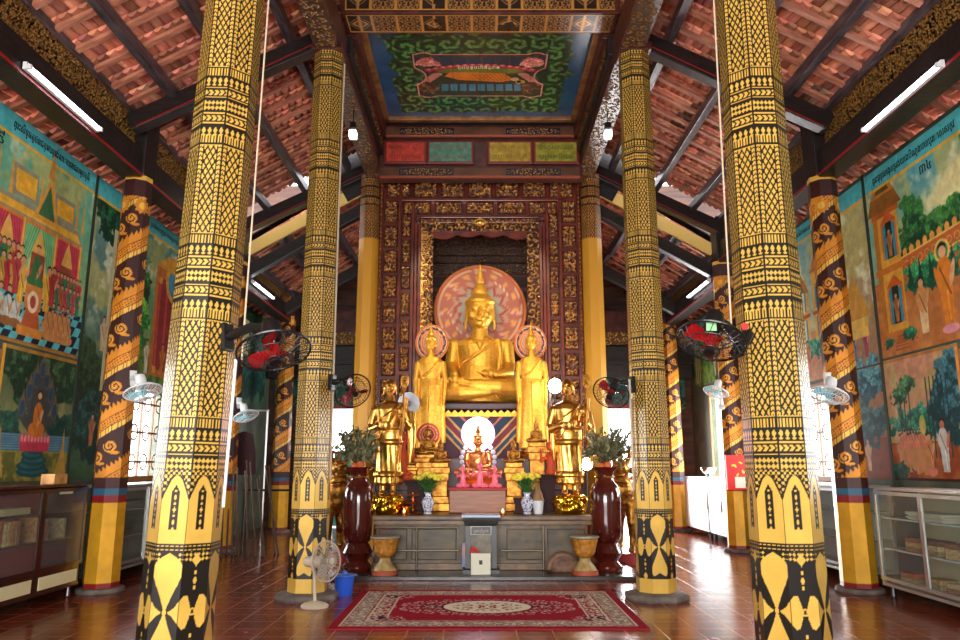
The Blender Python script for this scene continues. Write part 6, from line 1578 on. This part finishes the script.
# red hanging box on the column
x,z=at(740.5,472,11.9)
t=thing('hanging_calendar',(x,11.93,z-.3),'bright red paper box with gold print hanging on a dragon column','calendar')
xa,za=at(728,490,11.9); xb,zb=at(752.5,455,11.9)
MB().box(xa,xb,11.9,11.97,za,zb,.006).build('red_card',mat('bright_red_card',(226,34,22),.5),t,world=True)
m=MB(); 
for k in range(9): m.ell((xa+(.25+.5*(k%3)/2)*(xb-xa)+.01*k,11.897,za+(zb-za)*(.70-.045*k+.12*(k%2))),(.032,.004,.016),(0,20*k,0),8,6)
m.build('gold_print',mat('gold_print',(240,196,60),.4),t,world=True)
MB().box(xa+.12,xb-.12,11.893,11.899,za+.03,za+.20).build('white_slip',mat('white_card'),t,world=True)
MB().tube(((xa+xb)/2,11.94,zb-.01),((xa+xb)/2,11.94,zb+.12),.004,n=6).build('string',BLACK,t,world=True)
# fluorescent tubes
def tube_light(side,y0,y1,X,z,label,on=True):
    t=thing('tube_light',(side*X,(y0+y1)/2,z),label,'lamp','fluorescent tubes on the long beams')
    MB().box(*sorted((side*X,side*(X+.035))),y0,y1,z-.025,z+.045,.004).build('batten',WHITE,t,world=True)
    MB().tube((side*(X-.022),y0+.03,z),(side*(X-.022),y1-.03,z),.014).build('tube',mat('fluorescent_tube',(255,255,255),.5,emit=((246,250,255),9)),t,world=True)
    for y in (y0,y1-.03): MB().box(*sorted((side*X,side*(X-.04))),y,y+.03,z-.02,z+.02,.003).build('end_cap',WHITE,t,world=True)
tube_light(-1,5.95,7.22,3.985,4.79,'lit fluorescent tube above the curtained palace mural')
tube_light(1,5.85,7.15,3.985,4.75,'lit fluorescent tube above the tower mural')
tube_light(-1,12.6,13.9,3.985,4.50,'distant lit fluorescent tube over the dim aisle with leaning poles')
tube_light(1,12.5,13.8,3.985,4.50,'distant lit fluorescent tube over the white cupboards')
# leaning bundle of poles
rr=random.Random(2)
p0=None
for k in range(13):
    px=218+k*4.2; x0=at(px,545,12.4)[0]+.30; Y=11.45+rr.uniform(0,.5); L=rr.uniform(1.15,1.5); dx=-.10-.016*k*rr.uniform(.4,1.1)
    lab='bare brown pole leaning in the bundle stacked in the dim aisle'
    if p0 is None:
        me=MB().tube((0,0,0),(0,0,1.4),.016,.013,8).mesh('pole',True); me.materials.append(mat('weathered_pole',(104,78,56),.7,noise=(6,(66,48,36))))
        p0=me
    o=bpy.data.objects.new('leaning_pole',p0); COL.objects.link(o); o.location=(x0,Y,.004); d=Vector((dx,.25,1.)); o.rotation_euler=d.to_track_quat('Z','Y').to_euler(); o.scale=(1,1,L/1.4)
    tag(o,lab,'pole','leaning poles in the dim aisle','thing')
t=thing('pole_rack',(-3.35,12.3,0),'dark rail rack that the bundle of poles leans on','rack')
MB().tube((-3.85,12.32,.95),(-2.85,12.32,.95),.018).build('rail',BLACK,t,world=True)
for x in (-3.8,-2.9): MB().tube((x,12.32,0),(x,12.32,.97),.02).build('post',BLACK,t,world=True)
# dark robe hung in the aisle
m=MB(); m.lathe([(.03,.02,.75),(.16,.05,.70),(.2,.07,.4),(.22,.08,.05),(.2,.07,0)],28,fold=lambda a,z,i:.12*math.sin(a*9)*(z<.6)); o=m.build('hanging_robe',mat('dark_robe',(70,40,44),.9),None,True)
o.location=(at(243,450,13.2)[0],13.2,at(243,475,13.2)[1]); tag(o,'dark maroon robe hanging in the dim aisle above the poles','robe',kind='thing')
t=thing('clothes_rail',(at(243,450,13.2)[0],13.2,0),'tall thin steel clothes rail holding the dark robe','rail')
xr=at(243,450,13.2)[0]
MB().tube((xr-.45,13.2,0),(xr-.45,13.2,2.3),.018).build('post',ALU,t,world=True); MB().tube((xr+.4,13.2,0),(xr+.4,13.2,2.3),.018).build('post',ALU,t,world=True); MB().tube((xr-.47,13.2,2.3),(xr+.42,13.2,2.3),.016).build('crossbar',ALU,t,world=True)
